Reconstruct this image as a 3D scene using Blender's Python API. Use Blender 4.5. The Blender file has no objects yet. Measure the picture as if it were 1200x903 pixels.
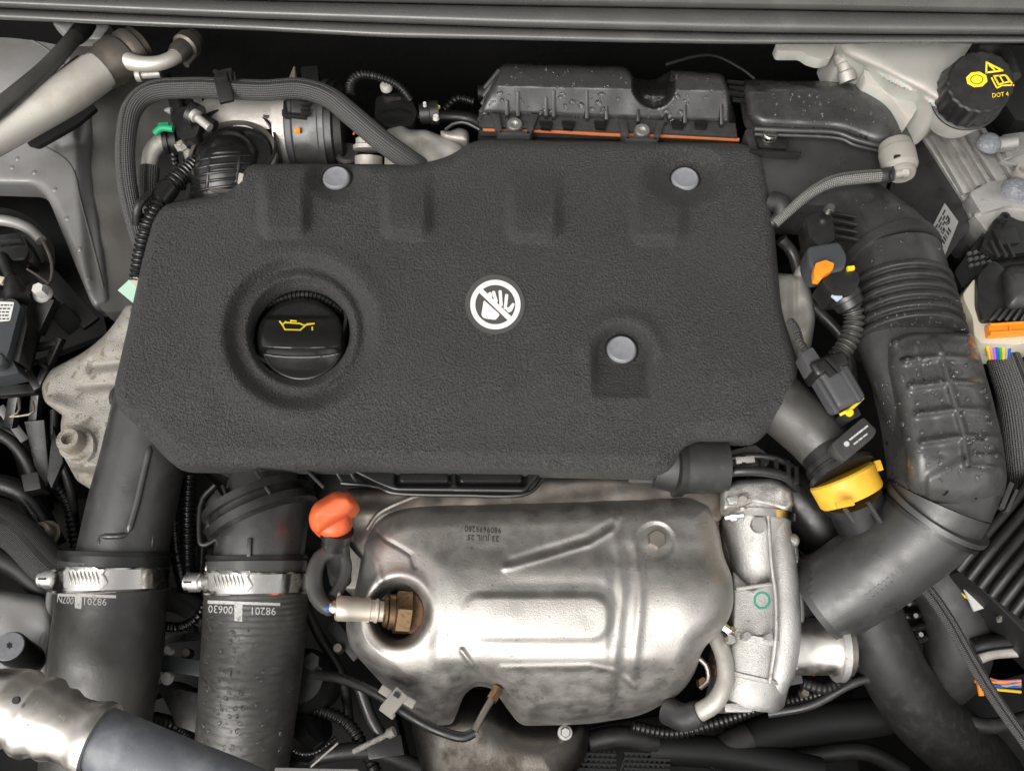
import bpy, bmesh, math, random
import numpy as np
from mathutils import Vector, Matrix
from mathutils.bvhtree import BVHTree
random.seed(7); np.random.seed(7)
R = math.radians
S = bpy.context.scene
C = S.collection
# ---------------------------------------------------------------- camera
TILT, DIST, FPX = R(23.0), 0.70, 1000.0          # lens in pixels of a 1200 x 903 frame
IW, IH = 1200.0, 903.0
cam = bpy.data.cameras.new('camera'); cam_o = bpy.data.objects.new('camera', cam); C.objects.link(cam_o)
cam.sensor_fit = 'HORIZONTAL'; cam.sensor_width = 36.0; cam.lens = 36.0*FPX/IW
cam.clip_start = 0.01; cam.clip_end = 200.0
cam_o.location = (0, -DIST*math.sin(TILT), DIST*math.cos(TILT)); cam_o.rotation_euler = (TILT, 0, 0)
S.camera = cam_o
# ---------------------------------------------------------------- sky, sun, exposure (soft overcast daylight)
SUN_EL, SUN_AZ = R(46), R(210)                    # from the front of the car, a little to the left
w = bpy.data.worlds.new('World'); S.world = w; w.use_nodes = True
nt = w.node_tree; nt.nodes.clear()
sky = nt.nodes.new('ShaderNodeTexSky'); sky.sky_type = 'NISHITA'; sky.sun_disc = False
sky.sun_elevation = SUN_EL; sky.sun_rotation = SUN_AZ; sky.air_density = 1.0; sky.dust_density = 4.0; sky.ozone_density = 1.0
hs = nt.nodes.new('ShaderNodeHueSaturation'); hs.inputs['Saturation'].default_value = 0.12
tint = nt.nodes.new('ShaderNodeMix'); tint.data_type = 'RGBA'; tint.blend_type = 'MULTIPLY'
tint.inputs[0].default_value = 1.0; tint.inputs[7].default_value = (1.0, 0.98, 0.952, 1)   # even cloud cover
bg = nt.nodes.new('ShaderNodeBackground'); bg.inputs['Strength'].default_value = 0.15
wo = nt.nodes.new('ShaderNodeOutputWorld')
nt.links.new(sky.outputs[0], hs.inputs['Color']); nt.links.new(hs.outputs[0], tint.inputs[6])
nt.links.new(tint.outputs[2], bg.inputs['Color']); nt.links.new(bg.outputs[0], wo.inputs['Surface'])
sun = bpy.data.lights.new('sun', 'SUN'); sun.energy = 1.3; sun.angle = R(60); sun.color = (1.0, 0.975, 0.94)
sun_o = bpy.data.objects.new('sun', sun); C.objects.link(sun_o)
sd = Vector((math.sin(SUN_AZ)*math.cos(SUN_EL), math.cos(SUN_AZ)*math.cos(SUN_EL), math.sin(SUN_EL)))
sun_o.rotation_euler = sd.to_track_quat('Z', 'Y').to_euler(); sun_o.location = sd*3
S.view_settings.view_transform = 'Standard'; S.view_settings.look = 'None'
S.view_settings.exposure = 0.55; S.view_settings.gamma = 1.0; S.view_settings.use_curve_mapping = False
S.cycles.max_bounces = 8; S.cycles.use_denoising = True
try: S.cycles.denoiser = 'OPENIMAGEDENOISE'
except Exception: pass

# ---------------------------------------------------------------- measuring: a photo point at a known height -> place
CAM = np.array(cam_o.location); ct, st = math.cos(TILT), math.sin(TILT)
def rays(px, py):
    a = (np.asarray(px, float)-600.0)/FPX; b = (451.5-np.asarray(py, float))/FPX
    return np.stack([a+0*b, st+b*ct+0*a, -ct+b*st+0*a], -1)
def P(px, py, z):                                  # z in cm above the cover's top
    d = rays(px, py); t = (np.asarray(z, float)*0.01-CAM[2])/d[..., 2]
    return CAM+d*t[..., None]
def mpp(px, py, z):                                # metres per photo pixel there
    d = rays(px, py); return (np.asarray(z, float)*0.01-CAM[2])/d[..., 2]/FPX
def V3(p): return P(p[0], p[1], p[2])

# ---------------------------------------------------------------- shapes: each returns (verts, faces, uv per vert or None)
class Pieces(tuple): pass
def clusters(ms):
    """shapes that touch belong together; shapes that stand apart become objects of their own"""
    bb = [(np.min(np.asarray(m[0], float), 0)-4e-4, np.max(np.asarray(m[0], float), 0)+4e-4) for m in ms]; g = list(range(len(ms)))
    for i in range(len(ms)):
        for j in range(i):
            if np.all(bb[i][0] < bb[j][1]) and np.all(bb[j][0] < bb[i][1]):
                a, b = g[i], g[j]; g = [b if x == a else x for x in g]
    return [[m for m, x in zip(ms, g) if x == k] for k in dict.fromkeys(g)]
def J(*ms):
    o = Pieces(J1(*ms)); o.pieces = ms; return o
def J1(*ms):
    V, F, U = [], [], []
    for m in ms:
        o = len(V); V += [tuple(v) for v in m[0]]; F += [tuple(i+o for i in f) for f in m[1]]
        U += list(m[2]) if m[2] is not None else [(0, 0)]*len(m[0])
    return V, F, U
def catmull(p, n):
    p = np.asarray(p, float)
    if len(p) < 3:
        t = np.linspace(0, 1, n); return p[0]+(p[-1]-p[0])*t[:, None]
    q = np.vstack([2*p[0]-p[1], p, 2*p[-1]-p[-2]])
    out = []; k = len(p)-1
    for s in np.linspace(0, k, n):
        i = min(int(s), k-1); t = s-i; a, b, c, d = q[i:i+4]
        out.append(0.5*((2*b)+(-a+c)*t+(2*a-5*b+4*c-d)*t*t+(-a+3*b-3*c+d)*t**3))
    return np.array(out)
def unit(v): return v/(np.linalg.norm(v)+1e-12)
def sweep(c, r, n=20, asp=1.0, sup=2.0, cap=True, up=None):
    """tube round a world polyline c with radii r (m)"""
    c = np.asarray(c, float); m = len(c); r = np.broadcast_to(np.asarray(r, float), (m,))
    T = np.gradient(c, axis=0); T = np.array([unit(t) for t in T])
    V, F, U = [], [], []; L = 0.0; N = None
    asp = np.broadcast_to(np.asarray(asp, float), (m,))
    for i in range(m):
        if i: L += np.linalg.norm(c[i]-c[i-1])
        if up is not None or N is None:
            u = np.array(up if up is not None else (0, 0, 1.0)); u = u-T[i]*u.dot(T[i])
            if np.linalg.norm(u) < 1e-3: u = np.array((0, 1.0, 0)); u = u-T[i]*u.dot(T[i])
            N = unit(u)
        else:
            N = unit(N-T[i]*N.dot(T[i]))
        B = np.cross(T[i], N)
        for k in range(n):
            a = 2*math.pi*k/n; ca, sa = math.cos(a), math.sin(a)
            x = math.copysign(abs(ca)**(2/sup), ca); y = math.copysign(abs(sa)**(2/sup), sa)
            V.append(c[i]+r[i]*(N*x*asp[i]+B*y)); U.append((L, a*float(r.mean())))
    for i in range(m-1):
        for k in range(n):
            k2 = (k+1) % n; F.append((i*n+k, i*n+k2, (i+1)*n+k2, (i+1)*n+k))
    if cap:
        F.append(tuple(range(n-1, -1, -1))); F.append(tuple((m-1)*n+k for k in range(n)))
    return V, F, U
def tube(pts, r, seg=None, n=20, rib=None, asp=1.0, sup=2.0, cap=True, up=None):
    """pts: (px, py, z cm); r: radius in photo pixels, one or per point; rib = (pitch px, depth fraction[, sharp])"""
    w0 = np.array([V3(p) for p in pts]); sc = np.array([float(mpp(*p)) for p in pts])
    rr = np.broadcast_to(np.asarray(r, float), (len(pts),))*sc
    Lpx = sum(math.hypot(pts[i+1][0]-pts[i][0], pts[i+1][1]-pts[i][1]) for i in range(len(pts)-1))
    if seg is None: seg = max(8, int(Lpx/6))
    if rib: seg = max(seg, int(Lpx/rib[0]*6))
    c = catmull(w0, seg); t = np.linspace(0, len(pts)-1, seg); rad = np.interp(t, np.arange(len(pts)), rr)
    if rib:
        d = np.concatenate([[0], np.cumsum(np.linalg.norm(np.diff(c, axis=0), axis=1))])
        ph = 2*math.pi*d/(rib[0]*sc.mean()); s = np.sin(ph)
        s = np.tanh(2.2*s); rad = rad*(1-rib[1]*0.5+rib[1]*0.5*s)
    if not np.isscalar(asp): asp = np.interp(t, np.arange(len(pts)), np.asarray(asp, float))
    return sweep(c, rad, n, asp, sup, cap, up)
def turned(p, q, prof, n=32, cap=True):
    """surface of revolution on the axis p -> q; prof: (fraction along, radius px)"""
    a, b = V3(p), V3(q); s = (float(mpp(*p))+float(mpp(*q)))/2
    c = [a+(b-a)*t for t, _ in prof]; r = [x*s for _, x in prof]
    ax = unit(b-a); u = np.array((0, 0, 1.0)); u = u-ax*u.dot(ax)
    if np.linalg.norm(u) < 0.05: u = np.array((0, 1.0, 0)); u = u-ax*u.dot(ax)
    N = unit(u); B = np.cross(ax, N); V, F, U = [], [], []
    for i in range(len(c)):
        for k in range(n):
            g = 2*math.pi*k/n; V.append(c[i]+r[i]*(N*math.cos(g)+B*math.sin(g))); U.append((prof[i][0]*np.linalg.norm(b-a), g*max(r)))
    for i in range(len(c)-1):
        for k in range(n):
            k2 = (k+1) % n; F.append((i*n+k, i*n+k2, (i+1)*n+k2, (i+1)*n+k))
    if cap:
        F.append(tuple(range(n-1, -1, -1))); F.append(tuple((len(c)-1)*n+k for k in range(n)))
    return V, F, U
def stud(px, py, z, h, prof, n=32, axis=None):
    """upright turned piece: base at (px,py,z cm), h cm tall; prof: (fraction, radius px)"""
    a = P(px, py, z); s = float(mpp(px, py, z)); ax = unit(np.array(axis if axis is not None else (0, 0, 1.0)))
    u = np.array((0, 1.0, 0)); N = unit(u-ax*u.dot(ax)); B = np.cross(ax, N); V, F = [], []
    for t, r in prof:
        for k in range(n):
            g = 2*math.pi*k/n; V.append(a+ax*h*0.01*t+r*s*(N*math.cos(g)+B*math.sin(g)))
    m = len(prof)
    for i in range(m-1):
        for k in range(n):
            k2 = (k+1) % n; F.append((i*n+k2, i*n+k, (i+1)*n+k, (i+1)*n+k2))
    F.append(tuple(range(n))); F.append(tuple((m-1)*n+k for k in range(n-1, -1, -1)))
    return V, F, None
def beam(p, q, wpx, hpx, w2=None, h2=None):
    """box from p to q, wpx across and hpx tall"""
    a, b = V3(p), V3(q); s1, s2 = float(mpp(*p)), float(mpp(*q)); ax = unit(b-a)
    u = np.array((0, 0, 1.0)); u = u-ax*u.dot(ax)
    if np.linalg.norm(u) < 0.05: u = np.array((0, 1.0, 0)); u = u-ax*u.dot(ax)
    N = unit(u); B = np.cross(ax, N); V = []
    for c, s, ww, hh in ((a, s1, wpx, hpx), (b, s2, w2 or wpx, h2 or hpx)):
        for x, y in ((-1, -1), (1, -1), (1, 1), (-1, 1)): V.append(c+B*x*ww*s/2+N*y*hh*s/2)
    return V, [(3, 2, 1, 0), (4, 5, 6, 7), (0, 1, 5, 4), (1, 2, 6, 5), (2, 3, 7, 6), (3, 0, 4, 7)], None
def area2(p): return sum(p[i][0]*p[(i+1) % len(p)][1]-p[(i+1) % len(p)][0]*p[i][1] for i in range(len(p)))
def prism(poly, z, thick, zs=None):
    """outline in photo pixels at height z (or one height per corner zs), standing thick cm deep"""
    if area2(poly) > 0: poly = poly[::-1]; zs = zs[::-1] if zs else None
    zs = zs or [z]*len(poly); n = len(poly)
    T = [P(x, y, h) for (x, y), h in zip(poly, zs)]; V = T+[t-np.array((0, 0, thick*0.01)) for t in T]
    F = [tuple(range(n)), tuple(range(2*n-1, n-1, -1))]+[(i, n+i, n+(i+1) % n, (i+1) % n) for i in range(n)]
    return V, F, None
def rpoly(pts, r=8, k=5):
    """round the corners of an outline; r one value or per corner"""
    out = []; n = len(pts)
    for i in range(n):
        a, b, c = (np.array(pts[j % n][:2], float) for j in (i-1, i, i+1)); rr = r[i] if hasattr(r, '__len__') else r
        d = min(rr, 0.48*np.linalg.norm(a-b), 0.48*np.linalg.norm(c-b)); p, q = b+unit(a-b)*d, b+unit(c-b)*d
        for t in np.linspace(0, 1, k): out.append(tuple((1-t)**2*p+2*t*(1-t)*b+t*t*q))
    return out
def circ(x, y, rx, ry=None, n=40, a0=0.0): return [(x+rx*math.cos(a0+2*math.pi*k/n), y+(ry or rx)*math.sin(a0+2*math.pi*k/n)) for k in range(n)]
def sdf(X, Y, poly):
    """distance inside (+) an outline and the nearest point on it"""
    P_ = np.asarray(poly, float); Q = np.roll(P_, -1, 0); best = np.full(X.shape, 1e18); NX = X.copy(); NY = Y.copy(); ins = np.zeros(X.shape, bool)
    for (x1, y1), (x2, y2) in zip(P_, Q):
        dx, dy = x2-x1, y2-y1; l = dx*dx+dy*dy
        if l < 1e-12: continue
        t = np.clip(((X-x1)*dx+(Y-y1)*dy)/l, 0, 1); cx, cy = x1+t*dx, y1+t*dy; d = (X-cx)**2+(Y-cy)**2
        m = d < best; best = np.where(m, d, best); NX = np.where(m, cx, NX); NY = np.where(m, cy, NY)
        if abs(dy) > 1e-12: ins ^= ((y1 > Y) != (y2 > Y)) & (X < dx*(Y-y1)/dy+x1)
    return np.where(ins, 1, -1)*np.sqrt(best), NX, NY
def patch(outline, hfun, step=2.0, skirt=1.0, holes=()):
    """pressed or moulded sheet: outline in photo pixels, height hfun(X, Y, inside distance) in cm, rim turned down by skirt cm"""
    o = np.asarray(outline, float); xs = np.arange(o[:, 0].min()-step, o[:, 0].max()+2*step, step); ys = np.arange(o[:, 1].min()-step, o[:, 1].max()+2*step, step)
    X, Y = np.meshgrid(xs, ys); D, NX, NY = sdf(X, Y, outline)
    for h in holes:
        d2, a, b = sdf(X, Y, h); d2 = -d2; m = d2 < D; D = np.where(m, d2, D); NX = np.where(m, a, NX); NY = np.where(m, b, NY)
    keep = D > -0.5*step; snap = keep & (D < 0.5*step); X = np.where(snap, NX, X); Y = np.where(snap, NY, Y); D = np.where(snap, 0, D)
    Z = hfun(X, Y, np.maximum(D, 0)); W = P(X, Y, Z); idx = -np.ones(X.shape, int); idx[keep] = np.arange(keep.sum()); V = [tuple(v) for v in W[keep]]; F = []
    ny, nx = X.shape
    for j in range(ny-1):
        for i in range(nx-1):
            q = [idx[j, i], idx[j+1, i], idx[j+1, i+1], idx[j, i+1]]; q = [int(k) for k in q if k >= 0]
            if len(q) >= 3: F.append(tuple(q))
    if skirt:
        cnt = {}
        for f in F:
            for a, b in zip(f, f[1:]+f[:1]): cnt[(a, b)] = 1
        low = {}
        for (a, b) in list(cnt):
            if (b, a) not in cnt:
                for v in (a, b):
                    if v not in low: low[v] = len(V); V.append((V[v][0], V[v][1], V[v][2]-skirt*0.01))
                F.append((b, a, low[a], low[b]))
    return V, F, None
def loft(secs, close=False):
    """rows of (px, py, z) points joined one to the next"""
    n = len(secs[0]); V = [V3(p) for s in secs for p in s]; F = []
    for i in range(len(secs)-1):
        for k in range(n if close else n-1):
            k2 = (k+1) % n; F.append((i*n+k, (i+1)*n+k, (i+1)*n+k2, i*n+k2))
    return V, F, None
def sm(a, b, x): t = np.clip((x-a)/(b-a), 0, 1); return t*t*(3-2*t)
def ebump(X, Y, x, y, rx, ry=None, p=1.0): return np.exp(-(((X-x)/rx)**2+((Y-y)/(ry or rx))**2)*p)
def rbox(X, Y, x0, x1, y0, y1, r):
    dx = np.maximum(np.maximum(x0+r-X, X-x1+r), 0); dy = np.maximum(np.maximum(y0+r-Y, Y-y1+r), 0); return np.hypot(dx, dy)-r
def segd(X, Y, pts):
    b = np.full(X.shape, 1e9)
    for (x1, y1), (x2, y2) in zip(pts, pts[1:]):
        t = np.clip(((X-x1)*(x2-x1)+(Y-y1)*(y2-y1))/((x2-x1)**2+(y2-y1)**2), 0, 1); b = np.minimum(b, np.hypot(X-x1-t*(x2-x1), Y-y1-t*(y2-y1)))
    return b
def edge(d, r): return np.sqrt(np.clip(1-(1-np.clip(d/r, 0, 1))**2, 0, 1))   # 0 at the rim, 1 from r inwards
def lump(X, Y, s, seed=0):                                                   # soft unevenness, about -1..1
    rs = np.random.RandomState(seed); o = 0*X
    for _ in range(7):
        a = rs.uniform(0, 6.28); k = rs.uniform(.5, 1.6)/s; o = o+np.sin((X*math.cos(a)+Y*math.sin(a))*k*6.28+rs.uniform(0, 6.28))
    return o/3.5

# ---------------------------------------------------------------- objects
ALL = []
def ob(name, m, mat, parent=None, bevel=0.0, smooth=40, label=None, kind=None, bseg=2):
    if isinstance(m, Pieces):
        cl = clusters(m.pieces); os_ = [ob(name, J1(*c), mat, parent, bevel, smooth, label, kind, bseg) for c in cl]; return os_[0]
    me = bpy.data.meshes.new(name); me.from_pydata([tuple(v) for v in m[0]], [], [tuple(f) for f in m[1]])
    if m[2] is not None:
        uv = me.uv_layers.new(name='uv'); li = np.empty(len(me.loops), int); me.loops.foreach_get('vertex_index', li)
        uv.data.foreach_set('uv', np.asarray(m[2], float)[li].ravel())
    bm = bmesh.new(); bm.from_mesh(me)
    bmesh.ops.remove_doubles(bm, verts=bm.verts, dist=1e-6) if m[2] is None else None
    if bevel:
        es = [e for e in bm.edges if len(e.link_faces) == 2 and e.calc_face_angle(0) > 0.5]
        bmesh.ops.bevel(bm, geom=es, offset=bevel*0.0007, segments=bseg, profile=0.6, affect='EDGES', clamp_overlap=True)
    bmesh.ops.recalc_face_normals(bm, faces=bm.faces) if len(m[1]) < 3000 else None
    bm.to_mesh(me); bm.free()
    me.shade_smooth(); me.set_sharp_from_angle(angle=R(smooth))
    if mat is not None: me.materials.append(mat)
    o = bpy.data.objects.new(name, me); C.objects.link(o)
    if parent is not None: o.parent = parent
    if label: o['label'] = label
    if kind: o['kind'] = kind
    ALL.append(o); return o
def thing(name, label, cat, group=None):
    o = bpy.data.objects.new(name, None); C.objects.link(o); o.empty_display_size = 0.02
    o['label'] = label; o['category'] = cat
    if group: o['group'] = group
    return o
def tag(o, label, cat, group=None):
    o['label'] = label; o['category'] = cat
    if group: o['group'] = group
    return o
def settle():                                      # put every Empty at the base of its thing
    for e in [o for o in C.objects if o.type == 'EMPTY']:
        ch = list(e.children_recursive); co = [np.array([v.co for v in c.data.vertices]) for c in ch if c.type == 'MESH' and len(c.data.vertices)]
        if not co: continue
        a = np.vstack(co); loc = Vector(((a[:, 0].min()+a[:, 0].max())/2, (a[:, 1].min()+a[:, 1].max())/2, a[:, 2].min()))
        e.location = loc
        for c in e.children: c.matrix_parent_inverse = Matrix.Translation(-loc)
def bvh(*obs):
    V, F = [], []
    for o in obs:
        k = len(V); V += [v.co[:] for v in o.data.vertices]; F += [tuple(i+k for i in p.vertices) for p in o.data.polygons]
    return BVHTree.FromPolygons(V, F)
CV = Vector(CAM)
def hit(t, x, y):
    d = Vector(rays(x, y)); h = t.ray_cast(CV, d.normalized())
    if h[0] is None: return None, None
    n = h[1]; return h[0], (n if n.dot(d) < 0 else -n)
def laid(name, target, v2, f, mat, parent, lift=0.25, thick=0.0, label=None):
    """flat print or a thin sticker lying on a surface: 2D shape in photo pixels, put down on target"""
    t = target if isinstance(target, BVHTree) else bvh(target); V, N = [], []; last = None
    for x, y in v2:
        h, n = hit(t, x, y)
        if h is None:
            h, n = last if last else (Vector(P(x, y, 0)), Vector((0, 0, 1)))
        last = (h, n); V.append(h); N.append(n)
    m = [tuple(v+n*lift*0.001) for v, n in zip(V, N)]
    return ob(name, (m, f, None), mat, parent, smooth=60, label=label)
def fillpoly(polys, step=None):
    """triangulate outlines (outer and holes) in 2D"""
    bm = bmesh.new(); es = []
    for p in polys:
        vs = [bm.verts.new((x, y, 0)) for x, y in p]; es += [bm.edges.new((vs[i], vs[(i+1) % len(vs)])) for i in range(len(vs))]
    bmesh.ops.triangle_fill(bm, edges=es, use_beauty=True)
    if step:
        for _ in range(5):
            lo = [e for e in bm.edges if e.calc_length() > step]
            if not lo: break
            bmesh.ops.subdivide_edges(bm, edges=lo, cuts=1, use_grid_fill=False); bmesh.ops.triangulate(bm, faces=bm.faces)
    bm.verts.index_update(); r = [(v.co.x, v.co.y) for v in bm.verts], [tuple(v.index for v in f.verts) for f in bm.faces]; bm.free(); return r
def joined2(items):
    v, f = [], []
    for a, b in items: k = len(v); v += a; f += [tuple(i+k for i in q) for q in b]
    return v, f
def words(txt, x, y, h, ang=0.0, wid=1.0, shear=0.0, step=None):
    """lettering as a 2D mesh in photo pixels: centre x, y, letter height h, turned ang degrees clockwise on the picture"""
    cu = bpy.data.curves.new('t', 'FONT'); cu.body = txt; cu.align_x = 'CENTER'; cu.align_y = 'CENTER'; cu.resolution_u = 2
    o = bpy.data.objects.new('t', cu); C.objects.link(o); dg = bpy.context.evaluated_depsgraph_get(); dg.update()
    me = bpy.data.meshes.new_from_object(o.evaluated_get(dg)); v = [(a.co.x, a.co.y) for a in me.vertices]; f = [tuple(p.vertices) for p in me.polygons]
    bpy.data.objects.remove(o); bpy.data.curves.remove(cu); bpy.data.meshes.remove(me)
    s = h/0.7; ca, sa = math.cos(R(ang)), math.sin(R(ang)); out = []
    for a, b in v:
        a, b = (a+shear*b)*s*wid, -b*s; out.append((x+a*ca-b*sa, y+a*sa+b*ca))
    return out, f
def bead(target, line, r, n=8, sink=0.3, k=None):
    """raised seam of radius r px running along a line on a surface"""
    t = target if isinstance(target, BVHTree) else bvh(target); p = np.array(line, float); L = np.linalg.norm(np.diff(p, axis=0), axis=1).sum(); k = k or max(3, int(L/5))
    q = catmull(p, k); pts, nn = [], []
    for x, y in q:
        h, nr = hit(t, x, y)
        if h is not None: pts.append(np.array(h)-np.array(nr)*sink*r*0.0007); nn.append(nr)
    rad = np.full(len(pts), r*0.0007); rad[0] *= .3; rad[-1] *= .3
    return sweep(pts, rad, n)
def drops(target, region, count, lo, hi, parent, mat, seed=1, flat=0.85):
    """beads of rain water standing on a surface"""
    t = target if isinstance(target, BVHTree) else bvh(target); rs = random.Random(seed); xs = [p[0] for p in region]; ys = [p[1] for p in region]; V, F = [], []; made = 0; tries = 0
    while made < count and tries < count*8:
        tries += 1; x, y = rs.uniform(min(xs), max(xs)), rs.uniform(min(ys), max(ys))
        if sdf(np.array([x]), np.array([y]), region)[0][0] < 0: continue
        h, n = hit(t, x, y)
        if h is None: continue
        r = (lo+(hi-lo)*rs.random()**2.4)*0.0008; n = np.array(n); u = unit(np.cross(n, (0.3, 0.9, 0.2))); b = np.cross(n, u); e = rs.uniform(.7, 1.35); g0 = rs.uniform(0, 6.28); h = np.array(h); o = len(V); made += 1
        u, b = u*math.cos(g0)+b*math.sin(g0), b*math.cos(g0)-u*math.sin(g0)
        wob = [rs.uniform(.85, 1.15) for _ in range(9)]
        for rr, hh in ((1.0, -0.03), (0.90, 0.45), (0.55, 0.88)):
            for k in range(9):
                a = 2*math.pi*k/9; V.append(h+r*wob[k]*rr*(u*e*math.cos(a)+b/e*math.sin(a))+n*r*flat*hh)
        V.append(h+n*r*flat)
        for i in range(2):
            for k in range(9): k2 = (k+1) % 9; F.append((o+i*9+k, o+i*9+k2, o+i*9+9+k2, o+i*9+9+k))
        for k in range(9): F.append((o+18+k, o+18+(k+1) % 9, o+27))
    if V: return ob('water_droplets', (V, F, None), mat, parent, smooth=80, kind='stuff')

# ---------------------------------------------------------------- materials (colour, grain and wear only)
def mat(name, col, rough=0.5, metal=0.0, bump=None, bump2=None, var=None, rvar=None, spots=None, braid=None, wave=None, sheen=0.0, sss=0.0, trans=0.0, coat=0.0, ior=1.45, spec=0.5):
    m = bpy.data.materials.new(name); m.use_nodes = True; nt = m.node_tree; b = nt.nodes['Principled BSDF']; L = nt.links.new
    b.inputs['Base Color'].default_value = (*col, 1); b.inputs['Roughness'].default_value = rough; b.inputs['Metallic'].default_value = metal
    b.inputs['Sheen Weight'].default_value = sheen; b.inputs['Subsurface Weight'].default_value = sss; b.inputs['Subsurface Scale'].default_value = 0.01
    b.inputs['Transmission Weight'].default_value = trans; b.inputs['Coat Weight'].default_value = coat; b.inputs['IOR'].default_value = ior; b.inputs['Specular IOR Level'].default_value = spec
    tc = nt.nodes.new('ShaderNodeTexCoord'); ob_ = tc.outputs['Object']
    def noise(scale, detail=4, ro=0.6, vec=None):
        n = nt.nodes.new('ShaderNodeTexNoise'); n.inputs['Scale'].default_value = scale; n.inputs['Detail'].default_value = detail; n.inputs['Roughness'].default_value = ro; L(vec or ob_, n.inputs['Vector']); return n.outputs[0]
    def rng(x, a, c, lo, hi):
        r = nt.nodes.new('ShaderNodeMapRange'); r.inputs[1].default_value = a; r.inputs[2].default_value = c; r.inputs[3].default_value = lo; r.inputs[4].default_value = hi; L(x, r.inputs[0]); return r.outputs[0]
    def mix(f, a, c):
        x = nt.nodes.new('ShaderNodeMix'); x.data_type = 'RGBA'; L(f, x.inputs[0])
        for s, v in ((6, a), (7, c)):
            if hasattr(v, 'default_value') or hasattr(v, 'node'): L(v, x.inputs[s])
            else: x.inputs[s].default_value = (*v, 1)
        return x.outputs[2]
    color = None
    if var:                       # (scale, other colour, low, high)
        color = mix(rng(noise(var[0], 5), var[2], var[3], 0, 1), col, var[1])
    if spots:                     # list of (scale, colour, threshold, softness)
        for sc, c2, th, so in spots:
            color = mix(rng(noise(sc, 3, .55), th, th+so, 0, 1), color if color is not None else col, c2)
    if color is not None: L(color, b.inputs['Base Color'])
    if rvar: L(rng(noise(rvar[0], 4), .35, .65, rvar[1], rvar[2]), b.inputs['Roughness'])
    last = None
    def addbump(h, strength, dist):
        nonlocal last
        n = nt.nodes.new('ShaderNodeBump'); n.inputs['Strength'].default_value = strength; n.inputs['Distance'].default_value = dist; L(h, n.inputs['Height'])
        if last is not None: L(last, n.inputs['Normal'])
        last = n.outputs[0]
    if bump: addbump(noise(bump[0], 3), bump[1], bump[2] if len(bump) > 2 else 0.0005)
    if bump2: addbump(noise(bump2[0], 2), bump2[1], bump2[2] if len(bump2) > 2 else 0.001)
    if braid or wave:
        sx = nt.nodes.new('ShaderNodeSeparateXYZ'); L(tc.outputs['UV'], sx.inputs[0])
        def mth(op, a, c):
            n = nt.nodes.new('ShaderNodeMath'); n.operation = op
            for i, v in ((0, a), (1, c)):
                if v is None: continue
                if hasattr(v, 'node'): L(v, n.inputs[i])
                else: n.inputs[i].default_value = v
            return n.outputs[0]
        if braid:                 # (strand pitch m, strength, dark colour)
            k = 6.283/braid[0]; s1 = mth('SINE', mth('MULTIPLY', mth('ADD', sx.outputs[0], sx.outputs[1]), k), None); s2 = mth('SINE', mth('MULTIPLY', mth('SUBTRACT', sx.outputs[0], sx.outputs[1]), k), None)
            h = mth('MULTIPLY', mth('ADD', mth('MULTIPLY', s1, s2), 1.0), .5)
            addbump(h, braid[1], 0.0008); L(mix(h, braid[2], col), b.inputs['Base Color'])
        if wave:                  # knit lines running along the hose: (pitch m, strength, dark colour)
            k = 6.283/wave[0]; h = mth('MULTIPLY', mth('ADD', mth('SINE', mth('MULTIPLY', sx.outputs[1], k), None), mth('MULTIPLY', mth('SINE', mth('MULTIPLY', sx.outputs[0], k*1.3), None), .6)), .5)
            addbump(h, wave[1], 0.0006); L(mix(rng(h, -.8, .8, 0, 1), wave[2], col), b.inputs['Base Color'])
    if last is not None: L(last, b.inputs['Normal'])
    return m
M = {}
M['foam'] = mat('moulded_foam', (.034, .033, .0322), .8, bump=(860, 1.0, .0024), bump2=(450, 1.0, .0038), var=(520, (.066, .0635, .061), .40, .66), spots=[(820, (.008, .0078, .0075), .57, .10), (12, (.046, .0445, .043), .48, .3), (1400, (.15, .145, .14), .66, .08)], rvar=(12, .42, .85), sheen=.06, spec=.55)
M['black'] = mat('black_plastic', (.013, .0128, .0125), .33, bump=(700, .14), rvar=(90, .26, .46), spots=[(220, (.045, .043, .04), .68, .12)], spec=.7)
M['gloss'] = mat('glossy_black_plastic', (.010, .010, .010), .2, bump=(500, .06), rvar=(60, .14, .3), spec=.7)
M['satin'] = mat('satin_black_plastic', (.038, .037, .036), .34, bump=(900, .25), rvar=(60, .22, .5), spots=[(120, (.06, .058, .055), .58, .2), (900, (.12, .115, .11), .73, .06)], spec=.9)
M['duct'] = mat('dusty_black_duct_plastic', (.034, .0333, .0325), .37, bump=(800, .22), rvar=(40, .22, .52), spots=[(60, (.052, .0505, .048), .52, .25), (12, (.045, .0435, .041), .5, .2), (1100, (.14, .135, .13), .71, .06)], spec=.9)
M['wetduct'] = mat('rain_wet_duct_plastic', (.036, .0353, .0345), .34, bump=(800, .2), rvar=(55, .14, .5), spots=[(60, (.054, .0525, .05), .52, .25), (75, (.012, .0117, .0113), .665, .015), (1100, (.14, .135, .13), .71, .06)], spec=.9)
M['rubber'] = mat('black_rubber', (.020, .0195, .019), .5, bump=(900, .3), rvar=(60, .4, .62), spots=[(120, (.038, .036, .034), .55, .25)], spec=.7)
M['hose'] = mat('grey_black_hose_rubber', (.040, .0385, .035), .42, bump=(500, .3), rvar=(50, .32, .55), spots=[(90, (.06, .057, .05), .52, .25), (14, (.055, .052, .046), .52, .2), (1300, (.18, .17, .15), .71, .05)], spec=.8)
M['bluehose'] = mat('blue_grey_hose_rubber', (.125, .132, .148), .45, bump=(600, .3), rvar=(60, .36, .6), spots=[(45, (.20, .21, .225), .5, .2), (14, (.16, .168, .18), .5, .2), (700, (.3, .3, .3), .68, .06)])
M['knit'] = mat('knitted_hose_sleeve', (.12, .117, .114), .6, wave=(.0022, 1.0, (.018, .0176, .017)))
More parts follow.
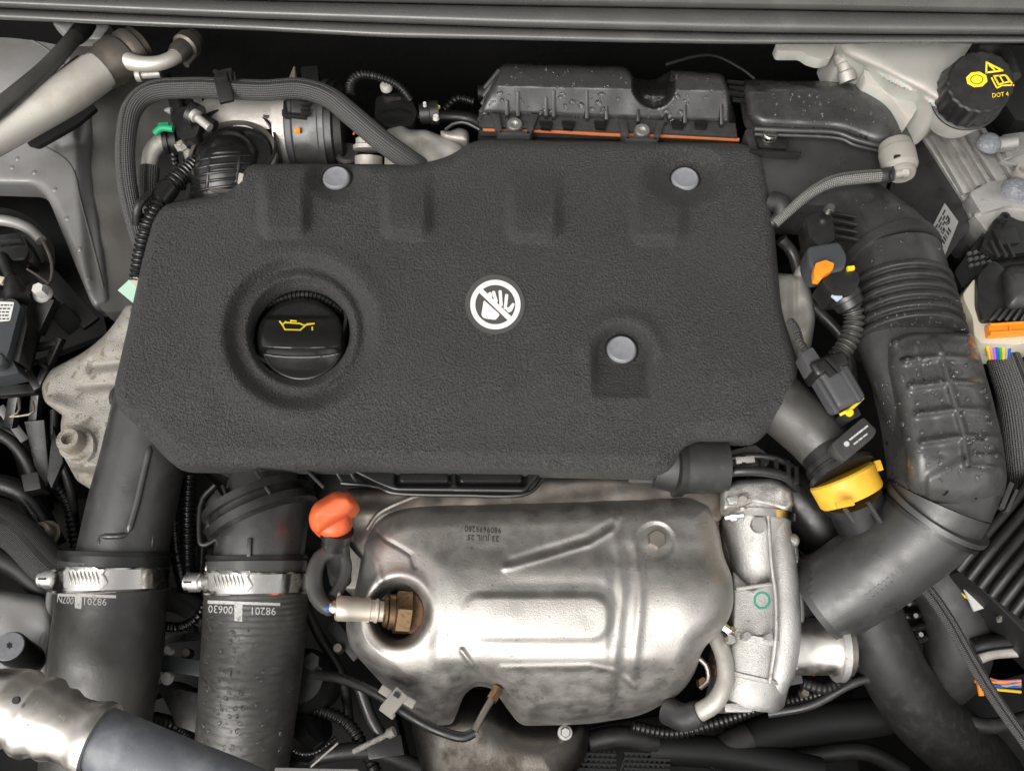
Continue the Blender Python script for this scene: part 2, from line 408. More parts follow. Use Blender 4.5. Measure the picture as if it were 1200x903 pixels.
M['braid'] = mat('braided_hose_sleeve', (.30, .29, .27), .5, braid=(.0035, 1.0, (.02, .02, .02)))
M['darkbraid'] = mat('dark_braided_sleeve', (.13, .125, .12), .55, braid=(.0028, 1.0, (.008, .008, .008)))
M['cast'] = mat('cast_aluminium', (.53, .52, .50), .48, .9, bump=(1000, .8, .0008), bump2=(160, .2, .0009), rvar=(50, .38, .6), spots=[(30, (.42, .405, .385), .48, .25), (160, (.33, .31, .28), .64, .08), (500, (.24, .22, .19), .66, .08)])
M['castdull'] = mat('oxidised_cast_aluminium', (.44, .42, .385), .55, .55, bump=(1000, .6, .0006), rvar=(60, .45, .65), spots=[(45, (.33, .30, .26), .5, .3), (700, (.16, .13, .10), .66, .1)])
M['castdirt'] = mat('dirty_cast_aluminium', (.36, .34, .305), .62, .2, bump=(700, 1.0, .0016), rvar=(60, .42, .62), spots=[(30, (.24, .185, .125), .52, .2), (120, (.20, .165, .12), .58, .1), (500, (.09, .07, .05), .62, .08)])
M['machined'] = mat('machined_aluminium', (.70, .665, .61), .38, 1.0, bump=(400, .08), rvar=(90, .30, .46), spots=[(60, (.58, .54, .48), .5, .3)])
M['shield'] = mat('stainless_heat_shield', (.50, .48, .45), .50, 1.0, bump=(900, .5, .0005), rvar=(70, .44, .58), spots=[(12, (.46, .44, .41), .46, .3), (170, (.34, .31, .27), .70, .03), (420, (.28, .25, .215), .67, .04), (1200, (.78, .755, .72), .66, .05), (1300, (.15, .13, .11), .69, .04)])
M['oldsteel'] = mat('dull_exhaust_steel', (.27, .245, .215), .5, .9, bump=(700, .4, .0005), rvar=(60, .38, .6), spots=[(60, (.20, .16, .12), .5, .25), (300, (.32, .17, .07), .68, .08)])
M['steel'] = mat('bright_steel', (.70, .675, .63), .20, 1.0, bump=(500, .08), rvar=(100, .12, .3), spots=[(300, (.5, .45, .38), .68, .06)])
M['zinc'] = mat('zinc_plated_steel', (.56, .55, .53), .42, .9, bump=(700, .2), spots=[(300, (.40, .38, .34), .6, .1)])
M['brass'] = mat('heat_browned_brass', (.19, .125, .07), .45, 1.0, bump=(600, .3), rvar=(200, .36, .55), spots=[(200, (.09, .055, .035), .52, .2)])
M['rust'] = mat('rusty_steel', (.16, .085, .045), .8, .3, bump=(700, .6), spots=[(200, (.08, .045, .03), .5, .2)])
M['paint'] = mat('pale_grey_body_paint', (.30, .295, .292), .36, .25, bump=(60, .06, .002), rvar=(30, .28, .46), spots=[(24, (.235, .227, .21), .5, .25), (7, (.22, .212, .195), .5, .2), (600, (.15, .14, .12), .69, .07)], coat=.2)
M['sealed'] = mat('grey_underseal', (.075, .071, .063), .55, .1, bump=(90, .3, .002), spots=[(30, (.05, .046, .038), .48, .25)])
M['channel'] = mat('dusty_grey_channel', (.165, .16, .148), .48, .15, bump=(90, .25, .002), spots=[(16, (.12, .114, .10), .46, .3), (500, (.22, .21, .19), .68, .08)])
M['alupipe'] = mat('whitened_aluminium_pipe', (.64, .61, .55), .5, .55, bump=(600, .3), spots=[(35, (.52, .48, .41), .5, .25), (500, (.30, .26, .2), .70, .06)])
M['cowl'] = mat('cowl_rubber', (.10, .098, .095), .28, bump=(500, .12), rvar=(30, .18, .42), spots=[(20, (.13, .127, .12), .5, .25)], spec=.9)
M['lining'] = mat('grey_bonnet_underside', (.24, .238, .235), .6, bump=(300, .2))
M['darksteel'] = mat('dark_steel', (.11, .10, .088), .40, .95, bump=(700, .4, .0005), rvar=(60, .32, .55), spots=[(60, (.06, .052, .042), .5, .25)])  # dark steel with darker blotches, used on the lower shield
M['liner'] = mat('black_bulkhead_felt', (.008, .0078, .0076), .95, bump=(300, .4), bump2=(40, .6, .004), spec=.1)
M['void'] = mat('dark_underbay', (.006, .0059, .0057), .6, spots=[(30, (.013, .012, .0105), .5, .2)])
M['tank'] = mat('translucent_white_plastic', (.44, .43, .395), .42, sss=.35, bump=(300, .05), spots=[(25, (.37, .355, .32), .5, .3)])
M['cream'] = mat('cream_plastic', (.52, .48, .37), .45)
M['beige'] = mat('beige_plastic', (.27, .25, .22), .55, bump=(700, .15), spots=[(200, (.26, .235, .2), .6, .15)])
M['grey'] = mat('grey_plastic', (.07, .07, .073), .42, bump=(600, .1))
M['module'] = mat('slate_module_plastic', (.05, .055, .058), .38, bump=(500, .1))
M['clip'] = mat('pale_grey_plastic', (.22, .225, .24), .5, bump=(400, .1), spots=[(200, (.18, .185, .2), .5, .2)])
M['offwhite'] = mat('off_white_plastic', (.55, .535, .50), .5, bump=(600, .1))
M['puck'] = mat('frosted_grey_plug', (.16, .168, .185), .6, bump=(500, 1.0, .0015), spots=[(300, (.26, .265, .28), .56, .1)])
M['orange'] = mat('orange_plastic', (.72, .13, .04), .42, bump=(500, .15), rvar=(80, .34, .56), spots=[(60, (.60, .10, .032), .5, .2), (500, (.35, .07, .03), .70, .06)])
M['amber'] = mat('amber_plastic', (.85, .27, .02), .42)
M['yellow'] = mat('yellow_plastic', (.74, .42, .035), .42, bump=(500, .15), rvar=(80, .34, .56), spots=[(70, (.62, .33, .03), .5, .25), (600, (.3, .17, .04), .70, .06)])
M['green'] = mat('green_plastic', (.01, .28, .12), .45)
M['mint'] = mat('pale_green_tag', (.42, .62, .50), .6)
M['gasket'] = mat('orange_gasket', (.42, .12, .035), .5)
M['white'] = mat('white_print', (.74, .72, .69), .5)
M['film'] = mat('clear_sticker_film', (.075, .072, .07), .3)
M['yprint'] = mat('yellow_print', (.78, .58, .02), .5)
M['gprint'] = mat('grey_print', (.52, .51, .49), .6, spots=[(700, (.25, .24, .23), .55, .15)])
M['sensor'] = mat('warm_sensor_steel', (.62, .56, .47), .42, .7, bump=(500, .1), rvar=(90, .34, .5))
M['lid'] = mat('rain_wet_lid_plastic', (.056, .055, .0535), .36, bump=(800, .2), rvar=(55, .16, .5), spots=[(60, (.075, .073, .07), .52, .25), (75, (.014, .0137, .0133), .66, .015), (1100, (.16, .155, .15), .71, .06)], spec=.9)
M['blueprint'] = mat('pale_blue_print', (.42, .50, .58), .6)
M['label'] = mat('white_label', (.62, .61, .585), .5)
M['foil'] = mat('silver_label', (.30, .30, .29), .42, .3)
M['ink'] = mat('dark_print', (.02, .02, .02), .6)
M['dprint'] = mat('embossed_dark', (.10, .095, .085), .5, .8)
M['pen'] = mat('green_pen', (.03, .30, .20), .6)
M['seal'] = mat('black_seal_rubber', (.012, .012, .012), .5)
M['sleeve'] = mat('smoky_clear_sleeve', (.06, .059, .056), .28, coat=.3)
M['water'] = mat('rain_water', (.85, .85, .85), .03, trans=.975, ior=1.4)
for nm, c in (('red', (.55, .02, .015)), ('blue', (.03, .10, .45)), ('wgreen', (.03, .35, .08)), ('wyellow', (.75, .5, .02)), ('violet', (.30, .18, .55)), ('pink', (.65, .25, .25)), ('wgrey', (.35, .35, .36))):
    M[nm] = mat(nm+'_insulation', c, .45)
# ================================================================ the setting: the bay's shell
def struct(name, m, mt, parent=None, **k):
    o = ob(name, m, mt, parent, **k)
    if parent is None: o['kind'] = 'structure'
    return o
def wbox(x0, x1, y0, y1, z0, z1):
    V = [(x, y, z) for z in (z0, z1) for x, y in ((x0, y0), (x1, y0), (x1, y1), (x0, y1))]
    return V, [(3, 2, 1, 0), (4, 5, 6, 7), (0, 1, 5, 4), (1, 2, 6, 5), (2, 3, 7, 6), (3, 0, 4, 7)], None
struct('undertray', wbox(-.80, .80, -.62, .60, -.56, -.54), M['void'])
struct('bulkhead', wbox(-.80, .80, .44, .47, -.54, .07), M['liner'])
struct('side_wall', wbox(-.66, -.64, -.62, .44, -.54, .02), M['void'])
struct('side_wall', wbox(.62, .64, -.62, .44, -.54, .02), M['void'])
struct('front_crossmember', wbox(-.64, .62, -.62, -.42, -.54, -.03), M['void'])

# the windscreen cowl: three rolled strips running across the top
cx = [-60, 0, 150, 300, 450, 600, 730, 860, 1030, 1200, 1280]
g0 = [-34, -32, -30, -29, -26, -22, -20, -18, -15, -12, -10]
g1 = [-10, -8, -4, 1, 4, 7, 9, 11, 14, 17, 19]
g2 = [7, 9, 16, 22, 27, 32, 35, 38, 40, 41, 41]
g3 = [21, 23, 30, 36, 44, 47, 50, 52, 52, 51, 50]
def strip(ga, gb, prof):
    rows = []
    for x in np.arange(-60, 1281, 20):
        a, b = np.interp(x, cx, ga), np.interp(x, cx, gb); rows.append([(x, a+(b-a)*t, z) for t, z in prof])
    return loft(rows)
t = thing('windscreen_cowl', 'rolled grey rubber cowl strips running across the back of the bay', 'cowl')
half = [(0.5-0.5*math.cos(a), math.sin(a)) for a in np.linspace(0, math.pi, 14)]
ob('upper_strip', strip(g0, g1, [(0, 10), (.35, 9.9), (.75, 9.6), (.92, 9.1), (1.0, 8.0), (1.0, 7)]), M['cowl'], t, smooth=70)
ob('seal_roll', strip(g1, g2, [(0.0, 7.2)]+[(u, 8.0+1.5*v) for u, v in half]+[(1.0, 7)]), M['cowl'], t, smooth=70)
ob('lower_lip', strip(g2, g3, [(0.0, 6.8)]+[(u, 7.3+.75*v) for u, v in half]+[(1.0, 6.6), (.96, 5.6), (.9, 5.0)]), M['cowl'], t, smooth=70)

# the raised bonnet: hinged behind the cowl, leaning over the back of the bay just above the picture
t = thing('open_bonnet', 'raised bonnet with black lining leaning over the back of the bay', 'bonnet')
def slab(y0, z0, y1, z1, th, hw):
    n = unit(np.array((0, -(z1-z0), (y1-y0)))); V = []
    for y, z in ((y0, z0), (y1, z1)):
        for x in (-hw, hw):
            for s in (0, th): V.append(np.array((x, y, z))+n*s)
    return V, [(0, 2, 6, 4), (1, 5, 7, 3), (0, 4, 5, 1), (2, 3, 7, 6), (0, 1, 3, 2), (4, 6, 7, 5)], None
ob('outer_skin', slab(.56, .16, .10, 1.00, -.012, .74), M['paint'], t, bevel=4)
ob('lining', slab(.545, .17, .11, .955, .02, .66), M['lining'], t, bevel=8)

# left inner wing: pale painted sheet with a crease and a channel
wing = rpoly([(-60, -20), (150, 20), (112, 92), (108, 200), (132, 354), (110, 363), (58, 236), (44, 218), (-60, 215)], [0, 0, 20, 20, 8, 10, 10, 12, 0])
def h_wing(X, Y, d):
    cr = np.interp(Y, [0, 90, 200, 362], [150, 96, 100, 112])            # crease
    z = -9.0+2.6*ebump(X, Y, -5, 60, 90, 75)-5.0*sm(0, 85, X-cr)-1.1*sm(-14, 6, X-cr)
    ch = segd(X, Y, [(100, 92), (92, 165), (70, 172)]); z = z-.35*np.exp(-(ch/5)**2)
    return z-.8*(1-edge(d, 12))+.12*lump(X, Y, 130, 3)
iw = struct('inner_wing', patch(wing, h_wing, 3, 2.0), M['paint'], smooth=60)
iw2 = patch(rpoly([(120, 20), (240, 30), (236, 130), (216, 250), (180, 362), (118, 366), (92, 220), (90, 110)], 10), lambda X, Y, d: -10.6-2.2*sm(105, 190, X)-1.0*sm(170, 210, X)+.15*lump(X, Y, 60, 5), 3, 2)
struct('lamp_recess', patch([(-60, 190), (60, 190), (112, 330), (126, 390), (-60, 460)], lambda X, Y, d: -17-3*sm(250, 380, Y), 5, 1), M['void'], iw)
struct('wing_channel', iw2, M['channel'], iw)
struct('wing_bracket_plate', patch(rpoly([(60, 26), (132, 30), (120, 48), (80, 47)], 5), lambda X, Y, d: -2.0-.6*(1-edge(d, 6)), 2, .8), M['paint'], iw)
struct('wing_stiffener', prism(rpoly([(86, 50), (150, 52), (112, 108), (70, 112)], 8), -7.0, .6), M['sealed'], iw, bevel=2)
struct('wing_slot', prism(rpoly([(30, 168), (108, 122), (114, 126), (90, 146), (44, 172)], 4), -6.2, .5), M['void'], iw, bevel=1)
struct('wing_rib', tube([(0, 125, -5.2), (50, 108, -5.4), (96, 72, -5.8)], [9, 9, 8]), M['seal'], iw)
tw = bvh(iw)
struct('seam_sealant', bead(tw, [(-20, 150), (20, 158), (60, 176), (84, 196), (96, 240), (112, 300), (122, 340)], 2.2, sink=.5), M['channel'], iw, smooth=70)
struct('seam_sealant', bead(tw, [(-20, 34), (30, 44), (70, 70), (96, 110)], 2.0, sink=.5), M['channel'], iw, smooth=70)
for x_, y_ in ((14, 196), (40, 202), (64, 222), (78, 256), (92, 292), (104, 326), (20, 186), (84, 150), (60, 140)):
    h_, n_ = hit(tw, x_, y_)
    if h_ is not None: struct('spot_weld', sweep([np.array(h_)-np.array(n_)*.0004, np.array(h_)+np.array(n_)*.0003, np.array(h_)+np.array(n_)*.0005], [.0030, .0026, .0010], 14), M['paint'], iw, smooth=60)
# pale panel low on the left
fp = struct('front_panel', patch(rpoly([(-60, 684), (20, 692), (58, 700), (66, 730), (58, 800), (30, 830), (-60, 830)], 14), lambda X, Y, d: -15+1.2*edge(d, 14)+.15*lump(X, Y, 60, 8), 3, 3), M['paint'], smooth=60)
struct('panel_flange', tube([(60, 694, -14.4), (55, 740, -14.4), (36, 790, -14.2), (10, 820, -14)], [5, 6, 6, 5]), M['paint'], fp)
# dark lower panels that close the bay behind the hoses
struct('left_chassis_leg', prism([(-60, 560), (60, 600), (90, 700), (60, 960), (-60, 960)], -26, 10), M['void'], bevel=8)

# ================================================================ engine block and other masses below
t = thing('engine_block', 'dark engine block sunk below the moulded cover', 'engine')
ob('crankcase', prism(rpoly([(215, 250), (880, 215), (905, 520), (830, 620), (420, 620), (215, 540)], 20), -9, 34), M['void'], t, bevel=10)
ob('head_casting', prism(rpoly([(380, 545), (450, 540), (450, 690), (400, 690), (385, 640)], 10), -11.5, 6), M['castdull'], t, bevel=5)
V = []
for k in range(6): V.append(beam((215+k*34, 262, -8.6), (215+k*34, 540, -8.6), 6, 10))
for m_ in V: ob('casting_rib', m_, M['void'], t, bevel=1)
# ================================================================ moulded engine cover
cov_out = [(288, 191, 18), (490, 193, 26), (528, 183, 25), (556, 163, 22), (878, 168, 16), (893, 180, 14), (906, 250, 30), (916, 366, 18), (936, 426, 14), (929, 474, 12), (888, 517, 12), (815, 517, 16), (800, 528, 12), (788, 551, 12), (770, 558, 16), (560, 553, 30), (207, 549, 16), (140, 482, 14), (133, 455, 10), (147, 395, 30), (178, 254, 12), (190, 238, 16), (262, 227, 10), (276, 218, 10)]
cov = rpoly([(a, b) for a, b, _ in cov_out], [c for *_, c in cov_out])
HX, HY = 352, 389
def h_cover(X, Y, d):
    dd, _, _ = sdf(X, Y, cov); dd = np.maximum(dd, 0)                     # distance to the outer rim only
    z = -1.5+1.5*edge(dd, 11)-.6*sm(26, 6, dd)*sm(470, 500, Y)+.35*sm(20, 160, dd)
    z = z-.9*sm(430, 552, Y)                                                # falls away to the front
    for x0, x1, y0, y1 in ((450, 504, 226, 276), (596, 656, 226, 279), (742, 802, 226, 282)):   # pressed pockets
        z = z+1.15*sm(3, -13, rbox(X, Y, x0-4, x1+4, y0-60, y1+5, 18))*sm(190, 262, Y)
    z = z+1.2*sm(4, -13, rbox(X, Y, 302, 364, 190, 278, 16))*sm(186, 240, Y)
    z = z-1.5*sm(40, 16, np.hypot(X-395, (Y-205)*1.15))-1.6*sm(48, 16, np.hypot((X-802)*.9, (Y-204)*1.2))
    z = z+.35*ebump(X, Y, 300, 235, 26, 60)
    r = np.hypot(X-HX, Y-HY)                                                # filler surround
    z = z+.22*np.exp(-((r-98)/12)**2)-1.45*sm(94, 72, r)+.6*np.exp(-((r-66)/7)**2)-.5*sm(64, 57, r)
    a = np.hypot(X-729, np.minimum(Y-416, 0)); k = sm(38, 27, np.where(Y < 416, a, np.abs(X-729)+np.clip((416-Y), 0, 0)))
    ramp = np.clip((466-Y)/42, 0, 1)
    z = z-1.7*k*np.where(Y < 416, 1.0, ramp**.8)*sm(470, 462, Y)+.40*np.exp(-((a-44)/9)**2)*sm(428, 405, Y)
    z = z-.07*np.exp(-((np.hypot(X-736, Y-466)-25)/1.5)**2)*sm(455, 465, Y)
    return z+.10*lump(X, Y, 190, 4)+.035*lump(X, Y, 60, 9)
hole = circ(HX, HY, 58, 56, 72)
EC = thing('engine_cover', 'large charcoal moulded foam engine cover over the middle of the bay', 'engine cover')
ec = ob('moulded_sheet', patch(cov, h_cover, 2.0, 1.1, [hole]), M['foam'], EC, smooth=75)
ob('filler_collar', J(stud(HX, HY, -4.2, 2.6, [(0, 61), (1, 61), (1, 57.5), (0, 57.5)], 64)), M['seal'], EC)
for (x, y, z, r, e) in ((395, 211, -1.15, 16, 0), (802, 212, -1.2, 16, 0), (728, 411, -1.25, 17.5, 1)):
    s = ob('retaining_stud', stud(x, y, z-.25, .6, [(0, r), (.55, r), (.8, r*.94), (.95, r*.84), (.88, r*.74), (.86, r*.3)], 36), M['clip'], EC, smooth=40)
    ob('stud_lip', stud(x, y, z-.3, .3, [(0, r+2.5), (.8, r+2.5), (1, r+.5)], 36), M['seal'], EC)
# sticker
v2, f = fillpoly([circ(580, 357, 35, 35, 64)], 9); st_ = laid('sticker_film', ec, v2, f, M['film'], EC, .7)
tb = bvh(ec)
it = [fillpoly([circ(580.5, 357.5, 29.5, 29, 56), circ(580.5, 357.5, 23.5, 23, 56)], 8)]
it.append(fillpoly([[(559, 341), (563, 336.5), (602, 374), (598, 378.5)]], 8))
it.append(fillpoly([rpoly([(567, 352), (586, 369), (581, 375.5), (567, 373.5), (564, 370)], 2, 3)], 6))      # palm
for a, b in (((576, 349), (573.5, 343)), ((582, 355), (578, 341.5)), ((587.5, 359.5), (586, 340.5)), ((592, 363), (594, 345))):
    dx, dy = b[0]-a[0], b[1]-a[1]; l = math.hypot(dx, dy); nx, ny = -dy/l*1.9, dx/l*1.9
    it.append(fillpoly([rpoly([(a[0]+nx, a[1]+ny), (a[0]-nx, a[1]-ny), (b[0]-nx, b[1]-ny), (b[0]+nx, b[1]+ny)], 1.6, 3)], 6))
it.append(fillpoly([rpoly([(591, 361), (596, 361), (601, 355), (603.5, 356.5), (600, 365), (596, 367)], 1.5, 3)], 6))   # thumb
v2, f = joined2(it); laid('no_hands_symbol', tb, v2, f, M['white'], EC, 1.0, label='white no-touching hand symbol')

# oil filler cap
OC = thing('oil_filler_cap', 'round black oil filler cap with yellow oil can symbol in the cover', 'cap')
CX, CY = 353, 399
def h_cap(X, Y, d):
    y = Y-CY; half = np.sqrt(np.clip(1-((X-352)/50)**2, 0, 1))                # half length of the grip bar, 1 in the middle
    z = -2.3+.8*edge(d, 7)                                                     # round cap
    bar = sm(-30, -24, y)*half**.4*(.75+.75*sm(-26, 3, y))                     # smooth face rising to the front edge of the bar
    bar = bar*sm(12+8*half, 4+4*half, y)
    z = z+1.15*bar*sm(0, .35, half)
    z = z-.12*np.exp(-((y-24)/9)**2)*sm(46, 30, np.abs(X-352))                 # finger hollow in front of it
    return z
cap = ob('cap_body', patch(circ(CX, CY, 53, 50, 72), h_cap, 1.2, 2.2), M['gloss'], OC, smooth=50)
tb = bvh(cap)
def stroke(pts, w):
    o = []
    for (x1, y1), (x2, y2) in zip(pts, pts[1:]):
        l = math.hypot(x2-x1, y2-y1); dx, dy = (x2-x1)/l*w/2, (y2-y1)/l*w/2; o.append(fillpoly([[(x1-dx-dy, y1-dy+dx), (x1-dx+dy, y1-dy-dx), (x2+dx+dy, y2+dy-dx), (x2+dx-dy, y2+dy+dx)]], 5))
    return joined2(o)
ic = [stroke([(330, 379), (334, 386.5), (352, 387), (360, 380), (368, 379.5), (356, 381.5), (352, 379.5), (334, 378)], 1.7), stroke([(328, 377), (331, 381), (335, 377.5)], 1.7), stroke([(341, 378.5), (341, 376), (347, 376.5)], 1.7), stroke([(366, 384), (366, 386.5)], 1.9)]
v2, f = joined2(ic); laid('oil_can_symbol', tb, v2, f, M['yprint'], OC, .45, label='yellow oil can symbol')
# ribbed cable passing behind the cap
tag(ob('ribbed_cable', tube([(292, 372, -4.3), (330, 350, -3.6), (372, 347, -3.5), (412, 372, -4.2)], 7, rib=(5, .3)), M['seal']), 'black ribbed cable behind the oil filler cap', 'cable')
# ================================================================ left side
def hexbolt(parent, x, y, z, r, h=.9, mt='zinc', washer=1.45, name='bolt', axis=None):
    b = ob(name, stud(x, y, z, h, [(0, r), (.8, r), (1, r*.86)], 6, axis), M[mt], parent, smooth=25)
    if washer: ob('washer', stud(x, y, z-.12, .2, [(0, r*washer), (.7, r*washer), (1, r*washer*.92)], 28, axis), M[mt], b)
    return b
def torx(parent, x, y, z, r, h=1.0, mt='zinc', washer=1.35, name='bolt', axis=None):
    b = ob(name, stud(x, y, z, h, [(0, r), (.85, r), (1, r*.88), (1, r*.5), (.6, r*.45)], 28, axis), M[mt], parent, smooth=35)
    star = [(x+(r*.42 if k % 2 else r*.26)*math.cos(k*math.pi/6), y+(r*.42 if k % 2 else r*.26)*math.sin(k*math.pi/6)) for k in range(12)]
    if washer: ob('washer', stud(x, y, z-.12, .22, [(0, r*washer), (.7, r*washer), (1, r*washer*.92)], 28, axis), M[mt], b)
    return b
# thick pale refrigerant pipe
t = thing('refrigerant_pipe', 'thick whitish aluminium pipe crossing the top left corner', 'pipe')
ob('pipe_body', tube([(-50, 176, 0.5), (20, 140, .5), (80, 108, .3), (118, 82, 0)], [28, 26, 24, 23]), M['alupipe'], t, smooth=60)
ob('pipe_neck', turned((112, 86, 0), (163, 52, -.8), [(0, 23), (.25, 24), (.32, 26), (.6, 26), (.66, 22), (.74, 25), (.86, 25), (.9, 22), (1, 22)]), M['oldsteel'], t, smooth=35)
ob('branch_pipe', tube([(145, 70, .2), (165, 75, .2), (188, 74, 0), (206, 66, -.2), (214, 56, -.6)], [11, 9, 8.5, 8.5, 9]), M['alupipe'], t, smooth=60)
ob('branch_fitting', J(turned((205, 66, -.2), (228, 44, -1.2), [(0, 9), (.2, 12), (.45, 12), (.5, 15), (.75, 15), (.8, 11), (1, 11)]), turned((218, 76, -1.4), (232, 60, -1.6), [(0, 4), (1, 4)], 12)), M['oldsteel'], t, smooth=35)
ob('cross_nipple', turned((160, 88, -1.2), (188, 86, -1.2), [(0, 8), (.2, 8), (.25, 5), (1, 5)], 16), M['castdull'], t)
# rubber hose in the corner
t = thing('vacuum_hose', 'smooth grey rubber hose curving over the inner wing, top left', 'hose')
ob('hose_tube', tube([(-30, 150, 3), (10, 118, 3), (50, 84, 2.6), (75, 58, 2), (95, 34, 1)], [11, 10.5, 9.5, 9, 9]), M['hose'], t, smooth=60)
ob('hose_ferrule', turned((88, 44, 1.4), (104, 28, .6), [(0, 9.5), (.3, 10.5), (.6, 10.5), (1, 9)]), M['black'], t)
# knitted hose loop
t = thing('sleeved_hose', 'grey knitted hose arching from the left over the throttle body', 'hose')
lp = [(168, 292, -3), (158, 258, -1.4), (149, 215, 0), (147, 170, 1.1), (155, 128, 1.6), (180, 107, 1.8), (225, 103, 2), (262, 104, 2), (310, 106, 2), (352, 104, 1.9), (385, 114, 1.7), (412, 135, 1.5), (446, 164, .6), (482, 190, -1.6), (506, 206, -4.2)]
ob('hose_tube', tube(lp, [10.5, 10.5, 11, 11, 11.5, 12, 12, 12, 12, 12, 12.5, 13, 13, 13, 13], n=28), M['knit'], t, smooth=60)
c = ob('retaining_clip', J(beam((259, 89, 3.1), (266, 120, 2.6), 17, 5), beam((253, 92, 2.4), (258, 90, 2.4), 5, 22), beam((262, 83, 3.2), (264, 93, 3.2), 20, 5)), M['black'], t, bevel=1.2)
for k in range(3): ob('clip_tooth', beam((265+k*5, 86, 3.4), (266+k*5, 94, 3.4), 2.5, 5), M['black'], c, bevel=.5)
ob('lower_guide', tube([(160, 262, -1), (162, 242, .4), (176, 226, .2)], [5, 5, 4]), M['black'], t)
# metal elbow with green lock ring
t = thing('coolant_elbow', 'grey metal elbow fitting with a bright green lock ring', 'pipe fitting')
ob('elbow', tube([(203, 165, -1.2), (190, 166, -1.0), (178, 178, -1.2), (174, 200, -2)], [10, 10, 9.5, 9]), M['castdull'], t, smooth=60)
ob('collar', turned((190, 166, -1.1), (207, 165, -1.3), [(0, 10), (.1, 15), (.4, 15), (.45, 12), (.6, 12), (.65, 16), (1, 16)]), M['black'], t)
ob('lock_ring', J(tube([(182, 156, .3), (190, 150, .7), (203, 151, .7)], 4.2, n=10), beam((186, 148, .7), (198, 147, .7), 5, 5)), M['green'], t)
ob('sleeve', tube([(175, 196, -1.8), (174, 212, -2.2), (174, 240, -3)], [11.5, 11.5, 11.5]), M['knit'], t)
# quick coupling by the throttle body
t = thing('coupling_block', 'black plastic coupling block behind the green lock ring', 'connector')
ob('block', prism(rpoly([(198, 128), (222, 124), (240, 132), (230, 160), (212, 164), (200, 140)], 4), .1, 2.4), M['black'], t, bevel=2)
ob('spout', turned((224, 134, .3), (252, 148, 0), [(0, 15), (.3, 15), (.35, 10), (.36, 7), (1, 7)]), M['black'], t)
ob('nozzle', turned((227, 134, .9), (246, 150, .6), [(0, 8), (.2, 8), (.25, 5), (1, 5)], 20), M['castdull'], t)
ob('peg', turned((193, 129, .3), (201, 130, .3), [(0, 1.5), (.6, 4), (1, 4)], 12), M['clip'], t)
ob('tan_clip', beam((208, 168, -.9), (216, 178, -1.2), 11, 10), M['castdirt'], t, bevel=2)
ob('lower_stem', beam((218, 176, -1.4), (226, 200, -2), 10, 10), M['castdull'], t, bevel=3)
# corrugated harness conduit beside the cover
t = thing('harness_conduit', 'black corrugated conduit running down the left edge of the cover', 'conduit')
ob('conduit_tube', J(tube([(232, 190, -1.6), (212, 206, -1.2), (196, 222, -.9)], [11, 12, 12], rib=(5, .22)), tube([(198, 220, -.9), (186, 236, -.8)], [13, 12.5], rib=None), tube([(187, 234, -.8), (174, 262, -1), (166, 292, -1.6), (160, 330, -2.4)], [10.5, 10, 9.5, 9], rib=(6, .28))), M['gloss'], t, smooth=50)
ob('identity_tag', J(prism([(138, 340), (154, 325), (166, 337), (160, 358)], -2.0, .12)), M['mint'], t)
ob('tag_corner', prism([(153, 330), (158, 322), (165, 330), (160, 337)], -1.85, .1), M['cream'], t)
# cast engine mount bracket
mo = rpoly([(48, 452), (60, 432), (100, 412), (128, 388), (150, 354), (240, 380), (240, 520), (150, 560), (120, 574), (92, 566), (80, 545), (72, 530), (71, 495), (74, 484), (52, 472)], [8, 8, 20, 20, 8, 0, 0, 20, 14, 8, 8, 8, 12, 8, 8])
def h_mount(X, Y, d):
    z = -7.2+1.2*edge(d, 12)+1.6*sm(60, 180, X)-1.0*sm(480, 460, Y)*sm(110, 70, X)
    for y, x0 in ((433, 96), (456, 88)):
        cxy = (Y-(y-10*np.sqrt(np.clip((X-x0)/60, 0, 1)))); z = z-.9*np.exp(-(cxy/7.0)**2)*sm(x0-2, x0+14, X)
    z = z+.25*np.exp(-((Y-445)/4)**2)*sm(90, 110, X)
    z = z-2.4*sm(545, 556, Y)
    r = np.hypot(X-90, Y-522); z = z+.5*sm(24, 20, r)-.25*sm(18, 16, r)
    return z+.12*lump(X, Y, 40, 2)
t = thing('engine_mount_bracket', 'pale cast aluminium mount bracket left of the cover', 'bracket')
ob('casting', patch(mo, h_mount, 2, 3), M['castdirt'], t, smooth=60)
torx(t, 89, 521, -5.6, 14, 1.6, 'castdirt')
ob('edge_grommet', tube([(140, 452, -3.2), (132, 462, -3.2), (134, 474, -3.4), (146, 480, -3.6)], 4, n=10), M['black'], t)
# lamp back and wiring in the dark recess
t = thing('headlamp_housing', 'round black headlamp back with pale rim at the left edge', 'headlamp')
ob('housing', turned((-6, 322, -14), (2, 296, -8), [(0, 60), (.5, 60), (.8, 58), (1, 54), (1, 44), (.7, 40)]), M['black'], t)
ob('rim_band', tube([(-48, 282, -6.6), (-30, 264, -6.5), (0, 258, -6.5), (30, 266, -6.6), (48, 282, -6.8)], 6.5, n=12), M['paint'], t)
ob('wire_bail', tube([(50, 282, -7), (60, 305, -7.2), (60, 326, -7.4), (54, 334, -7.4)], 2, n=8), M['oldsteel'], t)
ob('cross_wire', tube([(32, 315, -7), (46, 324, -7), (58, 333, -7)], 1.6, n=8), M['oldsteel'], t)
ob('connector_cap', J(prism(rpoly([(-10, 276), (24, 272), (34, 292), (30, 304), (-10, 308)], 4), -5.5, 2.5), beam((-5, 283, -5.1), (26, 281, -5.1), 4, 4)), M['gloss'], t, bevel=1.5)
t = thing('lamp_cable', 'black taped lamp cable with a red wire showing at the left edge', 'cable')
ob('tape', tube([(2, 300, -5.4), (8, 314, -4.8), (13, 326, -4.4)], 6.5, rib=(4, .12)), M['seal'], t)
